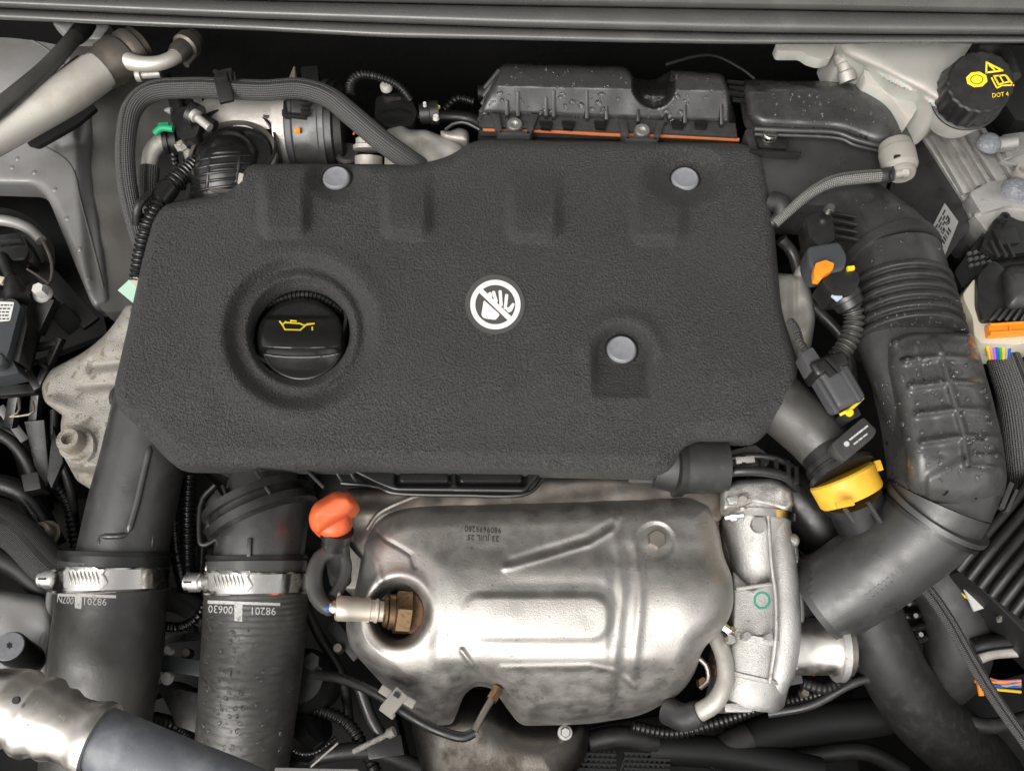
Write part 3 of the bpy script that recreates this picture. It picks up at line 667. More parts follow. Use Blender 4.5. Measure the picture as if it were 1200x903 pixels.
ob('red_wire', J(tube([(10, 324, -4.4), (14, 330, -4.2)], 3.4, n=10), tube([(14, 324, -4.4), (18, 331, -4.2)], 3, n=10)), M['red'], t)
ob('cream_plug', beam((-6, 327, -4.6), (6, 330, -4.6), 8, 8), M['cream'], t, bevel=1)
ob('boot', turned((15, 328, -4.4), (20, 352, -4.2), [(0, 8), (.15, 11), (.6, 12), (.65, 14), (1, 14)], 20), M['black'], t)
t = thing('relay_module', 'slate grey control module with a white printed label, left edge', 'module')
mb = ob('case', prism(rpoly([(-30, 348), (18, 350), (24, 358), (10, 412), (4, 424), (-30, 420)], 4), -3.6, 3.2), M['module'], t, bevel=2.5)
ob('side_bracket', prism([(24, 354), (30, 358), (32, 380), (22, 424), (10, 420)], -4.4, 2), M['black'], t, bevel=1)
ob('lower_lug', J(stud(3, 426, -4.4, 1, [(0, 9), (.8, 9), (1, 7)]), prism(rpoly([(-20, 420), (14, 420), (22, 436), (-4, 442), (-20, 442)], 3), -4.6, 2)), M['module'], t, bevel=1)
lb, f = fillpoly([rpoly([(-10, 353), (17, 354), (12, 376), (-10, 378)], 2)], 6); tb = bvh(mb); lo = laid('printed_label', tb, lb, f, M['label'], t, .3)
rs = random.Random(3); it = []
for r_ in range(5):
    x = -2
    while x < 13-r_:
        l = rs.uniform(1.5, 4.5); it.append(fillpoly([[(x, 357+r_*4), (x+l, 357+r_*4), (x+l-.3, 358.6+r_*4), (x-.3, 358.6+r_*4)]])); x += l+rs.uniform(.8, 1.6)
v2, f = joined2(it); laid('label_print', tb, v2, f, M['ink'], lo, .5)
t = thing('skeleton_bracket', 'black skeleton frame bracket beside the grey module', 'bracket')
ob('upright', beam((58, 350, -6), (44, 392, -7), 22, 14, 10), M['black'], t, bevel=1.5)
for a, b, wd in (((42, 390, -7), (30, 436, -8.5), 8), ((72, 396, -7.5), (46, 452, -9), 8), ((40, 408, -7.6), (68, 402, -7.6), 7), ((38, 420, -8), (56, 432, -8), 4), ((33, 434, -8.5), (46, 456, -9), 9), ((0, 460, -9.5), (44, 456, -9.5), 12), ((20, 456, -10), (12, 500, -12), 12), ((44, 458, -10), (40, 500, -12), 10)):
    ob('strut', beam(a, b, wd, 10), M['black'], t, bevel=1.2)
for a, b in (((66, 362, -9), (90, 386, -11)), ((46, 312, -9.5), (108, 380, -11))):
    ob('inner_web', beam(a, b, 22, 8), M['void'], t, bevel=3)
t2 = thing('wing_bolt', 'pale flanged hex bolt beside the grey module', 'bolt')
ob('flange', stud(51, 345, -5.6, .6, [(0, 11), (.5, 11), (1, 9)], 28), M['offwhite'], t2); ob('hex_head', stud(50, 343, -5.0, 1.0, [(0, 7.5), (.8, 7.5), (1, 6.5)], 6), M['offwhite'], t2, smooth=25)
# dark brackets and hoses under the mount
t = thing('wheelarch_bracket', 'black angled bracket in the dark below the mount bracket, left', 'bracket')
ob('plate', prism([(28, 494), (52, 492), (58, 560), (54, 572), (40, 545)], -12, .6, [-11, -11, -15, -15.5, -14]), M['black'], t, bevel=1)
ob('side_plate', prism([(62, 498), (74, 540), (60, 572), (55, 560)], -13, .6), M['satin'], t, bevel=1)
ob('hook', tube([(22, 466, -9), (22, 482, -9), (12, 488, -9), (38, 484, -9), (38, 470, -9)], 1.6, n=8), M['oldsteel'], t)
t = thing('chassis_bolt', 'pale star headed bolt in the dark behind the left hose clamp', 'bolt')
torx(t, 55, 626, -15, 12, 1.4, 'castdirt'); ob('spacer', stud(55, 636, -19, 4, [(0, 10), (1, 12)]), M['castdirt'], t)
for k, (pts, r, mt, lab) in enumerate([([(-30, 598, -12), (20, 625, -13), (60, 665, -14), (110, 700, -17)], 22, 'darkbraid', 'thick black braided hose sweeping to the left hose clamp'), ([(-30, 560, -16), (30, 580, -17), (66, 640, -19)], 12, 'black', 'thin black hose in the dark above the thick left hose'), ([(-30, 640, -14), (20, 662, -15), (70, 702, -17), (130, 720, -20)], 15, 'seal', 'smooth black hose under the thick left hose'), ([(-30, 520, -17), (10, 500, -17), (30, 530, -19), (50, 600, -22)], 13, 'black', 'black hose dropping behind the angled bracket, left edge')]):
    tag(ob('dark_hose', tube(pts, r), M[mt], smooth=60), lab, 'hose', 'dark hoses on the left')
t = thing('round_cover_plug', 'black round plug with a star recess on the pale lower left panel', 'plug')
pb = ob('plug_body', turned((11, 757, -9.6), (36, 776, -14), [(0, 17), (.04, 18), (.8, 19), (1, 18)]), M['black'], t)
ob('plug_face', turned((10.4, 756.5, -9.45), (11.4, 757.3, -9.65), [(0, 16), (1, 17.6)]), M['clip'], t)
tb = bvh(*[o for o in t.children]); v2, f = fillpoly([[(11+(4.2 if k % 2 else 2.6)*math.cos(k*math.pi/6), 756+(4.6 if k % 2 else 2.8)*math.sin(k*math.pi/6)) for k in range(12)]]); laid('star_recess', tb, v2, f, M['ink'], t, .3)
tag(ob('steel_slip', prism([(-10, 782), (28, 782), (20, 796), (-10, 796)], -12.2, .3), M['zinc'], bevel=1), 'small bright metal plate below the round plug', 'plate')
# ================================================================ rear: throttle body, sensor, air box, air duct
t = thing('throttle_body', 'pale cast throttle body with a black motor housing behind the cover', 'throttle body')
ob('casting', J(turned((236, 150, -4.40), (345, 152, -4.40), [(0, 26), (.15, 38), (.35, 44), (.7, 46), (1, 46)], 40)), M['castdull'], t, smooth=50)
ob('mount_boss', J(turned((313, 118, -1.80), (318, 152, -1.90), [(0, 9), (.2, 14), (.7, 14), (1, 9)], 24), turned((262, 120, -2.00), (250, 140, -2.20), [(0, 12), (1, 13)], 24)), M['castdull'], t, smooth=50)
ob('boss_screw', stud(314, 141, -1.40, .7, [(0, 5), (.7, 5), (1, 4)], 6), M['oldsteel'], t)
ob('flange_plate', turned((333, 152, -4.20), (346, 152, -4.20), [(0, 54), (1, 54)], 40), M['castdull'], t, smooth=40)
ob('motor_housing', turned((352, 152, -4.20), (390, 152, -4.20), [(0, 50), (.1, 54), (.8, 54), (.85, 56), (1, 56)], 40), M['satin'], t, smooth=40)
ob('motor_cover', turned((390, 152, -4.20), (410, 152, -4.20), [(0, 54), (.4, 54), (.5, 50), (.9, 48), (1, 44)], 40), M['black'], t, smooth=40)
ob('gasket_band', turned((346, 152, -4.20), (353, 152, -4.20), [(0, 52), (1, 52)], 40), M['grey'], t)
ob('orange_peg', beam((346, 153, -0.45), (352, 153, -0.45), 6, 5), M['amber'], t, bevel=.6)
b = ob('wiring_latch', J(beam((334, 118, -0.10), (334, 137, -0.10), 6, 8), beam((334, 119, -0.10), (362, 116, -0.10), 7, 9), beam((334, 136, -0.10), (360, 138, -0.10), 6, 8), beam((350, 116, -0.10), (362, 138, -0.20), 10, 8)), M['black'], t, bevel=1)
for k in range(4): ob('latch_rib', beam((352, 119+k*5, 0.50), (364, 118+k*5, 0.50), 2, 4), M['black'], b, bevel=.4)
ob('latch_window', beam((338, 127, -0.60), (349, 127, -0.60), 12, 4), M['offwhite'], b)
ob('seam_loop', tube([(408, 136, -1.00), (414, 133, -1.00), (420, 145, -1.40), (414, 158, -1.80)], 1.3, n=6), M['gasket'], t)
ob('lower_plug', stud(410, 188, -4.40, 1.4, [(0, 15), (.8, 15), (1, 12), (1, 9), (.7, 8)]), M['rubber'], t)
t = thing('charge_air_elbow', 'ribbed glossy black duct elbow rising from behind the cover', 'duct')
db = ob('duct_barrel', tube([(276, 194, -6), (275, 195, -3.6), (270, 205, -3.0), (265, 218, -3.6), (260, 246, -6.4)], [42, 42, 42, 42, 42], n=48), M['gloss'], t, smooth=60)
ob('clamp_ring', stud(275, 188, -3.0, 2.2, [(0, 56), (.9, 57), (1, 55.5), (1, 53), (.75, 52), (.75, 38)], 56), M['gloss'], t, smooth=35)
ob('steel_band', stud(275, 188, -1.7, .75, [(0, 51.5), (.9, 51.5), (1, 51), (1, 47), (0, 46)], 56), M['oldsteel'], t, smooth=35)
ob('upper_bead', stud(275, 189, -1.7, .7, [(0, 45.5), (.7, 45.5), (1, 44), (1, 41), (.2, 40)], 56), M['gloss'], t, smooth=50)
tb = bvh(db)
for k in range(6):
    y = 183+k*9; ob('duct_rib', bead(tb, [(225-k*.6, y+8), (240, y+3), (262, y), (284, y-1), (304, y+1)], 2.4), M['gloss'], t, smooth=60)
ob('latch_frame', J1(*[bead(tb, l, 2.8) for l in ([(247, 180), (264, 178), (282, 178)], [(247, 180), (244, 200), (242, 226)], [(282, 178), (279, 200), (276, 222)], [(246, 200), (262, 198), (280, 198)])]), M['black'], t, smooth=60)
ob('latch_plate', beam((284, 203, .2), (282, 216, -.4), 6, 6), M['beige'], t, bevel=1)
# pressure sensor with its ribbed lead
t = thing('pressure_sensor', 'black box sensor with a ribbed looping lead behind the cover', 'sensor')
sb = ob('sensor_box', prism(rpoly([(440, 112), (478, 106), (490, 132), (484, 146), (452, 148), (438, 136)], 5), -2.0, 3), M['gloss'], t, bevel=2.5)
ob('mount_cap', stud(453, 104, -1.8, .7, [(0, 7), (.7, 7), (1, 5)]), M['offwhite'], t)
ob('plug', turned((492, 134, -2), (514, 132, -2), [(0, 12), (.5, 12), (.55, 14), (1, 14)], 20), M['black'], t)
ob('plug_clip', J(beam((506, 121, -1.2), (514, 127, -1.2), 5, 4)), M['yprint'], t); ob('plug_dot', J(stud(511, 139, -1.2, .4, [(0, 4), (1, 3)], 14), stud(498, 124, -1, .4, [(0, 2.4), (1, 2)], 10)), M['offwhite'], t)
ob('ribbed_lead', tube([(410, 112, .6), (411, 98, .9), (422, 88, 1), (442, 90, .6), (466, 100, -.2), (482, 118, -1)], [6, 6, 5.5, 5, 4.5, 4.5], rib=(4, .3)), M['black'], t, smooth=50)
v2, f = joined2([stroke([(458, 117), (461, 116.6)], 4), stroke([(464, 116.2), (468, 115.7)], 4)]); laid('cast_marking', sb, v2, f, M['dprint'], t, .3)
# pale bracket and lug just behind the cover
t = thing('lifting_bracket', 'pale grey cast bracket peeping out behind the cover edge', 'bracket')
ob('plate', patch(rpoly([(452, 152), (470, 145), (478, 152), (500, 152), (538, 168), (545, 176), (530, 200), (450, 200)], 6), lambda X, Y, d: -2.4+.6*edge(d, 8)+.12*lump(X, Y, 30, 4), 2, 1.5), M['castdull'], t, smooth=60)
ob('spring_seat', J(turned((432, 176, -2.6), (432, 160, -2), [(0, 18), (.3, 18), (.4, 15), (.8, 15), (1, 11)], 32), turned((432, 200, -3.4), (432, 184, -2.8), [(0, 16), (1, 16)], 32)), M['castdull'], t, smooth=40)
ob('lug', patch(rpoly([(515, 152), (528, 154), (538, 149), (549, 153), (550, 168), (534, 166), (518, 162)], 6), lambda X, Y, d: -2.2+.9*edge(d, 8), 1.5, 1), M['castdull'], t, smooth=60)
tag(ob('breather_wire', tube([(522, 152, -1.6), (532, 145, -1), (546, 144, -.8), (562, 152, -1)], 2, n=8), M['black']), 'thin black wire between the pale lug and the air box', 'wire')
# air box: black ribbed housing on the bulkhead side
def zb(y): return np.interp(y, [70, 96, 136, 165], [-1.0, .9, -3.6, -4.0])
AB = thing('air_box', 'ribbed black plastic air box with wet top behind the cover', 'air box')
def h_box(X, Y, d):
    dy = Y-(X-590)*.022                                                    # the box runs slightly downhill to the right
    z = np.where(dy < 100, 1.6-.9*((100-dy)/30)**2, 1.6); z = z-2.5*np.clip((dy-101)/36, 0, 1)
    z = z-4.5*sm(27, 19, np.hypot(X-766, (dy-94)*.9))-3.0*sm(24, 18, np.abs(X-764))*sm(110, 90, dy)
    z = z-2.2*sm(852, 864, X)-.8*sm(586, 572, X)*sm(130, 90, Y)
    return z+.05*lump(X, Y, 40, 6)-.7*(1-edge(d, 6))
bx_ = ob('upper_shell', patch(rpoly([(588, 74), (735, 78), (742, 92), (764, 96), (786, 82), (848, 86), (864, 146), (562, 134), (566, 120)], [8, 8, 6, 14, 8, 8, 3, 3, 4]), h_box, 1.5, 1.5), M['satin'], AB, smooth=55)
fl = ob('rim_flange', prism([(561, 131), (862, 144), (864, 160), (715, 152), (561, 148)], -1.0, 1.4), M['satin'], AB, bevel=1)
ob('lower_shell', prism([(560, 138), (864, 150), (868, 190), (560, 190)], -2.6, 6), M['black'], AB, bevel=2)
ob('gasket_line', tube([(566, 152, -1.5), (640, 154, -1.5), (716, 158, -1.5), (790, 160, -1.5), (866, 164, -1.5)], 2.2, n=8), M['gasket'], AB)
for x, y in ((603, 148), (752, 155)):
    pk = ob('screw_pocket', J(prism([(x-28, y-15), (x-18, y-15), (x-14, y+8), (x-19, y+8)], -.4, 1.6), prism([(x+18, y-15), (x+28, y-14), (x+19, y+9), (x+14, y+9)], -.4, 1.6), prism([(x-19, y+5), (x+19, y+6), (x+18, y+10), (x-18, y+9)], -.4, 1.4)), M['satin'], AB, bevel=.8)
    ob('pocket_floor', prism([(x-18, y-14), (x+18, y-13), (x+14, y+6), (x-14, y+6)], -1.5, .5), M['black'], pk)
    s = ob('screw', stud(x, y+1, -1.1, .55, [(0, 9.5), (.6, 9.5), (1, 8), (1, 4), (.6, 3.5)], 28), M['zinc'], AB)
for x0, y0, y1 in ((594, 118, 133), (607, 108, 134), (640, 114, 134), (649, 106, 135), (688, 106, 137), (711, 122, 138), (748, 124, 140), (780, 128, 141), (803, 116, 142), (846, 114, 144)):
    ob('rib', prism([(x0-2, y1+2), (x0+2, y1+2), (x0+2, y0), (x0-2, y0)], 0, 2.2, [-.5, -.5, 1.75-(y0-101)*.07, 1.75-(y0-101)*.07]), M['black'], AB, bevel=.6)
for k in range(5):
    x = 584-k*4.0; y = 82+k*11
    ob('side_fin', beam((x+2, y, .9-k*.5), (x-16+k*2.2, y+22-k*1.5, -.5-k*.15), 4, 5), M['satin'], AB, bevel=.8)
for k, x in enumerate((640, 666, 704, 795, 822)): ob('drip_lug', prism([(x-8, 141), (x+8, 142), (x+6, 150), (x-6, 149)], -.6, .5), M['gloss'], AB, bevel=.8)
drops(bx_, [(580, 106), (860, 112), (860, 146), (566, 134)], 130, 1.0, 4.2, AB, M['water'], 2); drops(bx_, [(588, 76), (850, 84), (855, 110), (580, 104)], 60, .8, 3.0, AB, M['water'], 3)
# air duct running from the box to the right
AD = thing('air_intake_snout', 'broad black air duct lid with pale seam right of the air box', 'duct')
def h_sn(X, Y, d):
    return 1.4-1.0*sm(110, 92, Y)-.7*sm(135, 172, Y-(X-890)*.03)-1.6*(1-edge(d, 16))-1.5*sm(1040, 1078, X)+.08*lump(X, Y, 60, 3)
sn = ob('lid', patch(rpoly([(868, 92), (1012, 97), (1042, 120), (1074, 158), (1072, 178), (1052, 176), (1020, 172), (985, 157), (890, 152), (876, 140)], [10, 24, 30, 10, 8, 8, 10, 14, 8, 14]), h_sn, 2, 1.2), M['wetduct'], AD, smooth=60)
ob('seam_flange', J(tube([(884, 151, .5), (930, 153, .6), (978, 155, .6), (1004, 164, .5), (1034, 171, .3), (1066, 172, 0)], 3, n=10), tube([(884, 157, -.1), (976, 161, 0), (1002, 170, -.1), (1032, 177, -.4)], 2.4, n=10)), M['satin'], AD)
ob('lower_shell', prism(rpoly([(870, 150), (975, 156), (1040, 172), (1050, 190), (1030, 240), (905, 240)], 10), -1.0, 5), M['duct'], AD, bevel=5)
ob('screw_tray', J(prism([(884, 150), (926, 152), (922, 174), (890, 172)], -.4, 1.2), prism([(880, 174), (940, 178), (938, 181), (880, 178)], .1, .8)), M['black'], AD, bevel=1)
ob('screw', stud(901, 160, -.3, .6, [(0, 10), (.6, 10), (1, 8), (1, 4), (.6, 3.5)], 28), M['steel'], AD)
for k in range(4): ob('hinge_tab', beam((852+k*2, 96+k*7, .2), (872+k*1.5, 98+k*7, .4), 4, 4), M['gloss'], AD, bevel=.8)
drops(sn, [(890, 110), (1000, 104), (1062, 160), (900, 148)], 70, .8, 3.2, AD, M['water'], 5)
tag(ob('bonnet_cable', tube([(780, 76, 4), (815, 66, 4.4), (840, 66, 4.2), (868, 80, 3.2), (884, 92, 2.4)], 1.6, n=8), M['gloss']), 'thin black cable looping above the air box', 'cable')
t = thing('rear_harness', 'dark wiring and pipes in the shade between throttle body and bulkhead', 'wiring')
ob('steel_spike', J(turned((343, 96, .2), (345, 78, 1.0), [(0, 6), (1, 1)], 8)), M['oldsteel'], t)
ob('relay', prism([(352, 78), (372, 76), (374, 94), (354, 96)], -1, 2), M['seal'], t, bevel=2)
# ================================================================ right side
# brake fluid reservoir
t = thing('brake_fluid_reservoir', 'translucent white brake fluid tank with a black screw cap, top right', 'reservoir')
def h_tank(X, Y, d): return 2.6+1.5*edge(d, 20)+.9*sm(40, 110, Y)*sm(1000, 1060, X)-.5*sm(985, 960, X)-.55*np.exp(-(segd(X, Y, [(970, 62), (1030, 84), (1062, 100), (1100, 122)])/4)**2)
tk = ob('tank', patch(rpoly([(975, 36), (1150, 36), (1128, 66), (1120, 110), (1100, 130), (1082, 118), (1078, 112), (1046, 100), (1012, 78), (988, 66)], 8), h_tank, 2, 5), M['tank'], t, smooth=60)
ob('tank_leg', prism(rpoly([(1012, 80), (1046, 100), (1082, 116), (1066, 142), (1048, 118), (1040, 110), (1014, 96)], 4), 2.2, 3), M['tank'], t, bevel=3)
ob('side_ears', J(prism(rpoly([(908, 50), (980, 52), (975, 66), (962, 70), (948, 66), (940, 60), (912, 60)], 4), 2.0, 1.2)), M['tank'], t, bevel=3)
ob('hose_barb', turned((986, 64, 1.6), (994, 96, .4), [(0, 10), (.3, 10), (.35, 8), (.6, 8), (.65, 10), (1, 10)], 20), M['castdull'], t)
cb, cq = (1118, 128, 3.0), (1156, 88, 8.6)
ax0 = V3((1126, 122, 3.6)); 
def onax(f): a, b = V3((1129, 118, 3.4)), V3((1153, 92, 7.6)); return a+(b-a)*f
def axturn(f0, f1, prof, n=48, wob=0, nt_=20):
    a, b = onax(f0), onax(f1); s = .00062; ax = unit(b-a); u = np.array((0, 0, 1.0)); N = unit(u-ax*u.dot(ax)); B = np.cross(ax, N); V, F = [], []
    for q, r in prof:
        for k in range(n):
            g = 2*math.pi*k/n; rr = r*(1+wob*math.cos(nt_*g)); V.append(a+(b-a)*q+rr*s*(N*math.cos(g)+B*math.sin(g)))
    for i in range(len(prof)-1):
        for k in range(n): k2 = (k+1) % n; F.append((i*n+k, i*n+k2, (i+1)*n+k2, (i+1)*n+k))
    F.append(tuple(range(n-1, -1, -1))); F.append(tuple((len(prof)-1)*n+k for k in range(n)))
    return V, F, None
ob('filler_neck', axturn(-.6, .16, [(0, 40), (.5, 45), (1, 45)]), M['tank'], t)
ob('cap_skirt', axturn(.16, .24, [(0, 49), (.2, 50.5), (.8, 50.5), (1, 48)]), M['black'], t)
rc = ob('screw_cap', axturn(.24, .88, [(0, 47), (.1, 48), (.86, 45), (.95, 44), (1, 41.5)], 160, .018, 20), M['black'], t, smooth=30)
tb = bvh(rc); K = [(1150, 100)]
def oct_(x, y, rx, ry, a=0): return [(x+rx*math.cos(a+k*math.pi/4), y+ry*math.sin(a+k*math.pi/4)) for k in range(8)]
it = [fillpoly([oct_(1144.5, 93.5, 13, 9.5, .25), circ(1144.5, 93.5, 7.6, 5.6, 28)], 6), fillpoly([circ(1144.5, 93.5, 6.6, 4.8, 28)], 5)]
it += [stroke([(1156, 73.5), (1155.5, 85.5), (1174.5, 83), (1156, 73.5)], 2.2), stroke([(1159.5, 77), (1164, 81)], 2.2), stroke([(1165.3, 82.6), (1166, 83.2)], 1.8)]
it += [stroke([(1162, 92), (1168, 103.5), (1174, 100.5), (1187, 100), (1180, 90)], 1.8), stroke([(1164.5, 89.5), (1171, 89), (1178, 88.5), (1183, 96), (1176, 97.5), (1170, 99.5), (1164.5, 89.5)], 1.8), stroke([(1171, 89), (1176, 97.5)], 1.6), stroke([(1166.5, 92), (1169.5, 97)], 1.4)]
w1 = words('DOT 4', 1172, 111.5, 5.2, -6, .9, 0, None)
it.append(w1); v2, f = joined2(it); laid('cap_symbols', tb, v2, f, M['yprint'], t, .35, label='yellow brake fluid warning symbols and DOT 4')
# brake unit with its dark side case
t = thing('brake_control_unit', 'ribbed cast aluminium brake control unit under the white tank', 'control unit')
dk = ob('side_case', prism(rpoly([(1060, 168), (1094, 156), (1142, 238), (1136, 268), (1104, 310), (1066, 292), (1036, 240)], 4), -2.2, 7), M['black'], t, bevel=4)
ob('casting', prism(rpoly([(1080, 158), (1104, 142), (1150, 148), (1172, 172), (1230, 166), (1230, 262), (1180, 262), (1150, 270), (1138, 256), (1130, 236)], 5), -1.9, 5), M['cast'], t, bevel=2)
for a_, b_, w_, h_ in (((1092, 160), (1132, 228), 9, 8), ((1106, 152), (1146, 220), 7, 9), ((1119, 150), (1160, 218), 5, 6), ((1133, 150), (1176, 220), 14, 9), ((1150, 152), (1190, 214), 6, 7)): ob('cooling_rib', beam((*a_, -1.7), (*b_, -1.7), w_, h_), M['cast'], t, bevel=1.5)
ob('front_boss', prism(rpoly([(1136, 226), (1160, 212), (1230, 208), (1230, 246), (1184, 240), (1150, 250)], 4), -.6, 3), M['cast'], t, bevel=2)
ob('lower_foot', prism(rpoly([(1140, 250), (1184, 240), (1230, 246), (1230, 268), (1158, 272)], 4), -1.1, 3), M['cast'], t, bevel=2)
ob('upper_boss', prism(rpoly([(1172, 158), (1230, 150), (1230, 190), (1184, 196)], 6), -1.0, 3), M['cast'], t, bevel=3)
ob('corner_eye', J(stud(1094, 138, -1.4, .9, [(0, 7), (1, 7), (1, 4), (.3, 4)])), M['castdull'], t)
for x, y, rx in ((1158, 169, 14), (1190, 223, 16)): ob('sealing_plug', stud(x, y, -.6, .8, [(0, rx), (.4, rx*.96), (.75, rx*.8), (.95, rx*.5), (1, rx*.2)], 24), M['puck'], t, smooth=80)
ob('plug_stub', J(turned((1168, 170, -.4), (1188, 167, -.4), [(0, 9), (1, 9)], 20)), M['cast'], t); ob('port', stud(1194, 206, -.6, .9, [(0, 9), (1, 9), (1, 6), (.2, 6)]), M['castdull'], t)
ob('web_rib', J(beam((1172, 190, -.2), (1200, 178, -.2), 3, 6), beam((1172, 190, -.2), (1200, 196, -.2), 3, 6)), M['cast'], t, bevel=.6)
tb = bvh(dk); v2, f = fillpoly([[(1080, 290), (1107, 238), (1123, 260), (1107, 300)]], 8); lo = laid('data_label', tb, v2, f, M['foil'], t, .3)
def lab(u, v): a, b, c = np.array((1083, 287.)), np.array((1107, 242.)), np.array((1119.5, 260.)); return tuple(a+(b-a)*u+(c-b)*v)
it = []; rs = random.Random(5)
for r_ in range(3):
    u = .12
    while u < .9: l = rs.uniform(.05, .16); it.append(fillpoly([[lab(u, .08+r_*.15), lab(u+l, .08+r_*.15), lab(u+l, .17+r_*.15), lab(u, .17+r_*.15)]])); u += l+.04
for k in range(9): it.append(fillpoly([[lab(.12+k*.075, .78), lab(.12+k*.075+(.05 if k % 3 else .03), .78), lab(.12+k*.075+(.05 if k % 3 else .03), 1.05), lab(.12+k*.075, 1.05)]]))
for u in (.18, .36, .54): it.append(fillpoly([[lab(u, .52), lab(u+.13, .52), lab(u+.13, .7), lab(u, .7)], [lab(u+.03, .56), lab(u+.06, .56), lab(u+.06, .66), lab(u+.03, .66)]]))
it.append(stroke([lab(.76, .50), lab(.84, .60), lab(.92, .50)], 1.4)); it.append(stroke([lab(.76, .60), lab(.84, .70), lab(.92, .60)], 1.4))
v2, f = joined2(it); laid('label_print', tb, v2, f, M['ink'], lo, .5)
# multi-pin connector on the right edge
t = thing('control_unit_connector', 'black multi pin connector with orange lock at the right edge', 'connector')
ob('shroud', prism(rpoly([(1118, 318), (1152, 272), (1176, 252), (1230, 262), (1230, 340), (1150, 330), (1128, 338)], 5), -1.6, 5), M['gloss'], t, bevel=3)
ob('lever_plate', J(prism(rpoly([(1150, 288), (1164, 258), (1176, 249), (1194, 258), (1230, 264), (1230, 292), (1168, 300)], 5), -.6, .8), prism([(1164, 268), (1190, 266), (1196, 284), (1172, 286)], -.1, .5)), M['black'], t, bevel=1.2)
ob('lever_eye', stud(1175, 257, -.5, .5, [(0, 6), (1, 6), (1, 3), (.2, 3)]), M['black'], t)
for r_ in range(3):
    for k in range(4): ob('pin_cell', beam((1134+k*7+r_*1, 298+r_*7-k*1.5, -1.45), (1138+k*7+r_, 296.5+r_*7-k*1.5, -1.45), 4, 4), M['grey'], t, bevel=.5)
for k in range(3): ob('rib', beam((1160+k*9, 282, -.2), (1170+k*9, 302, -.5), 3, 5), M['black'], t, bevel=.6)
ob('cream_base', J(prism(rpoly([(1128, 345), (1142, 326), (1148, 340), (1150, 372), (1166, 380), (1230, 376), (1230, 396), (1192, 404), (1150, 402), (1142, 394), (1140, 372), (1132, 356)], 4), -.6, 4)), M['cream'], t, bevel=2)
ob('plug_body', prism(rpoly([(1146, 322), (1164, 304), (1180, 316), (1184, 372), (1152, 376), (1146, 356)], 5), 0, 4), M['black'], t, bevel=3)
ob('rounded_cover', patch(rpoly([(1172, 316), (1182, 310), (1240, 306), (1240, 362), (1176, 366)], [8, 6, 0, 0, 10]), lambda X, Y, d: -1.0+2.4*edge(d, 22), 2, 2), M['satin'], t, smooth=60)
for k in range(5): ob('grip_fin', beam((1160+k*9, 376, -.1), (1172+k*8, 362, .3), 3.5, 6), M['black'], t, bevel=.6)
ol = ob('lock_slide', J(prism([(1158, 380), (1205, 376), (1205, 390), (1160, 393)], .1, 1.2)), M['amber'], t, bevel=1.2)
ob('lock_bars', J(beam((1160, 381, .3), (1204, 378, .3), 3, 4), beam((1160, 391, .3), (1204, 388, .3), 3, 4), beam((1183, 380, .3), (1184, 390, .3), 2, 3)), M['amber'], t, bevel=.5)
for k, c in enumerate(('wyellow', 'pink', 'violet', 'blue', 'wgreen', 'wyellow', 'wgrey', 'blue')): ob('wire', tube([(1155+k*4, 398, -1.0), (1157+k*3.7, 408, -1.4), (1160+k*3.1, 420, -2.6)], 1.9, n=8), M[c], t)
ob('cable_sleeve', tube([(1172, 410, -3.6), (1180, 432, -3.8), (1190, 462, -4.5), (1196, 500, -6), (1202, 560, -9)], [17, 19, 20, 20, 20], n=28), M['knit'], t, smooth=60)
# quick connector and its braided hose
t = thing('breather_connector', 'beige plastic quick connector on the right end of the duct', 'connector')
cn = ob('cup', turned((1048, 168, 1.3), (1056, 200, 1.3), [(0, 15), (.05, 18), (.15, 19), (.3, 19), (.34, 20.5), (.86, 20), (.92, 19), (1, 16)], 36), M['beige'], t, smooth=40)
ob('slot', beam((1048, 184, 2.6), (1058, 183, 2.6), 3, 4), M['seal'], t, bevel=.5); ob('end_ring', turned((1056, 199, 1.2), (1057, 206, 1.2), [(0, 15), (.5, 16), (1, 14)], 30), M['beige'], t)
ob('steel_nipple', J(turned((1040, 206, 1.4), (1062, 201, 1.6), [(0, 4), (.1, 6), (.7, 6), (.8, 8), (1, 8)], 16)), M['castdull'], t); ob('retainer', tube([(1046, 196, 1.8), (1044, 204, 2.2), (1046, 212, 1.8)], 2, n=8), M['seal'], t)
t = thing('braided_breather_hose', 'thin silver braided hose running to the beige connector', 'hose')
ob('hose_tube', tube([(908, 262, -.5), (926, 246, .2), (950, 226, .9), (975, 213, 1.4), (1005, 208, 1.6), (1046, 205, 1.5)], [6, 6, 6.5, 7.5, 8, 7.5], n=20), M['braid'], t, smooth=60)
ob('end_sleeve', tube([(904, 236, -.6), (916, 240, -.2), (914, 254, -.6), (902, 262, -1)], [12, 12, 9, 7]), M['rubber'], t); ob('ferrule', turned((1030, 206.5, 1.5), (1046, 204.5, 1.5), [(0, 8), (.2, 9), (.8, 9), (1, 7)], 20), M['rubber'], t)
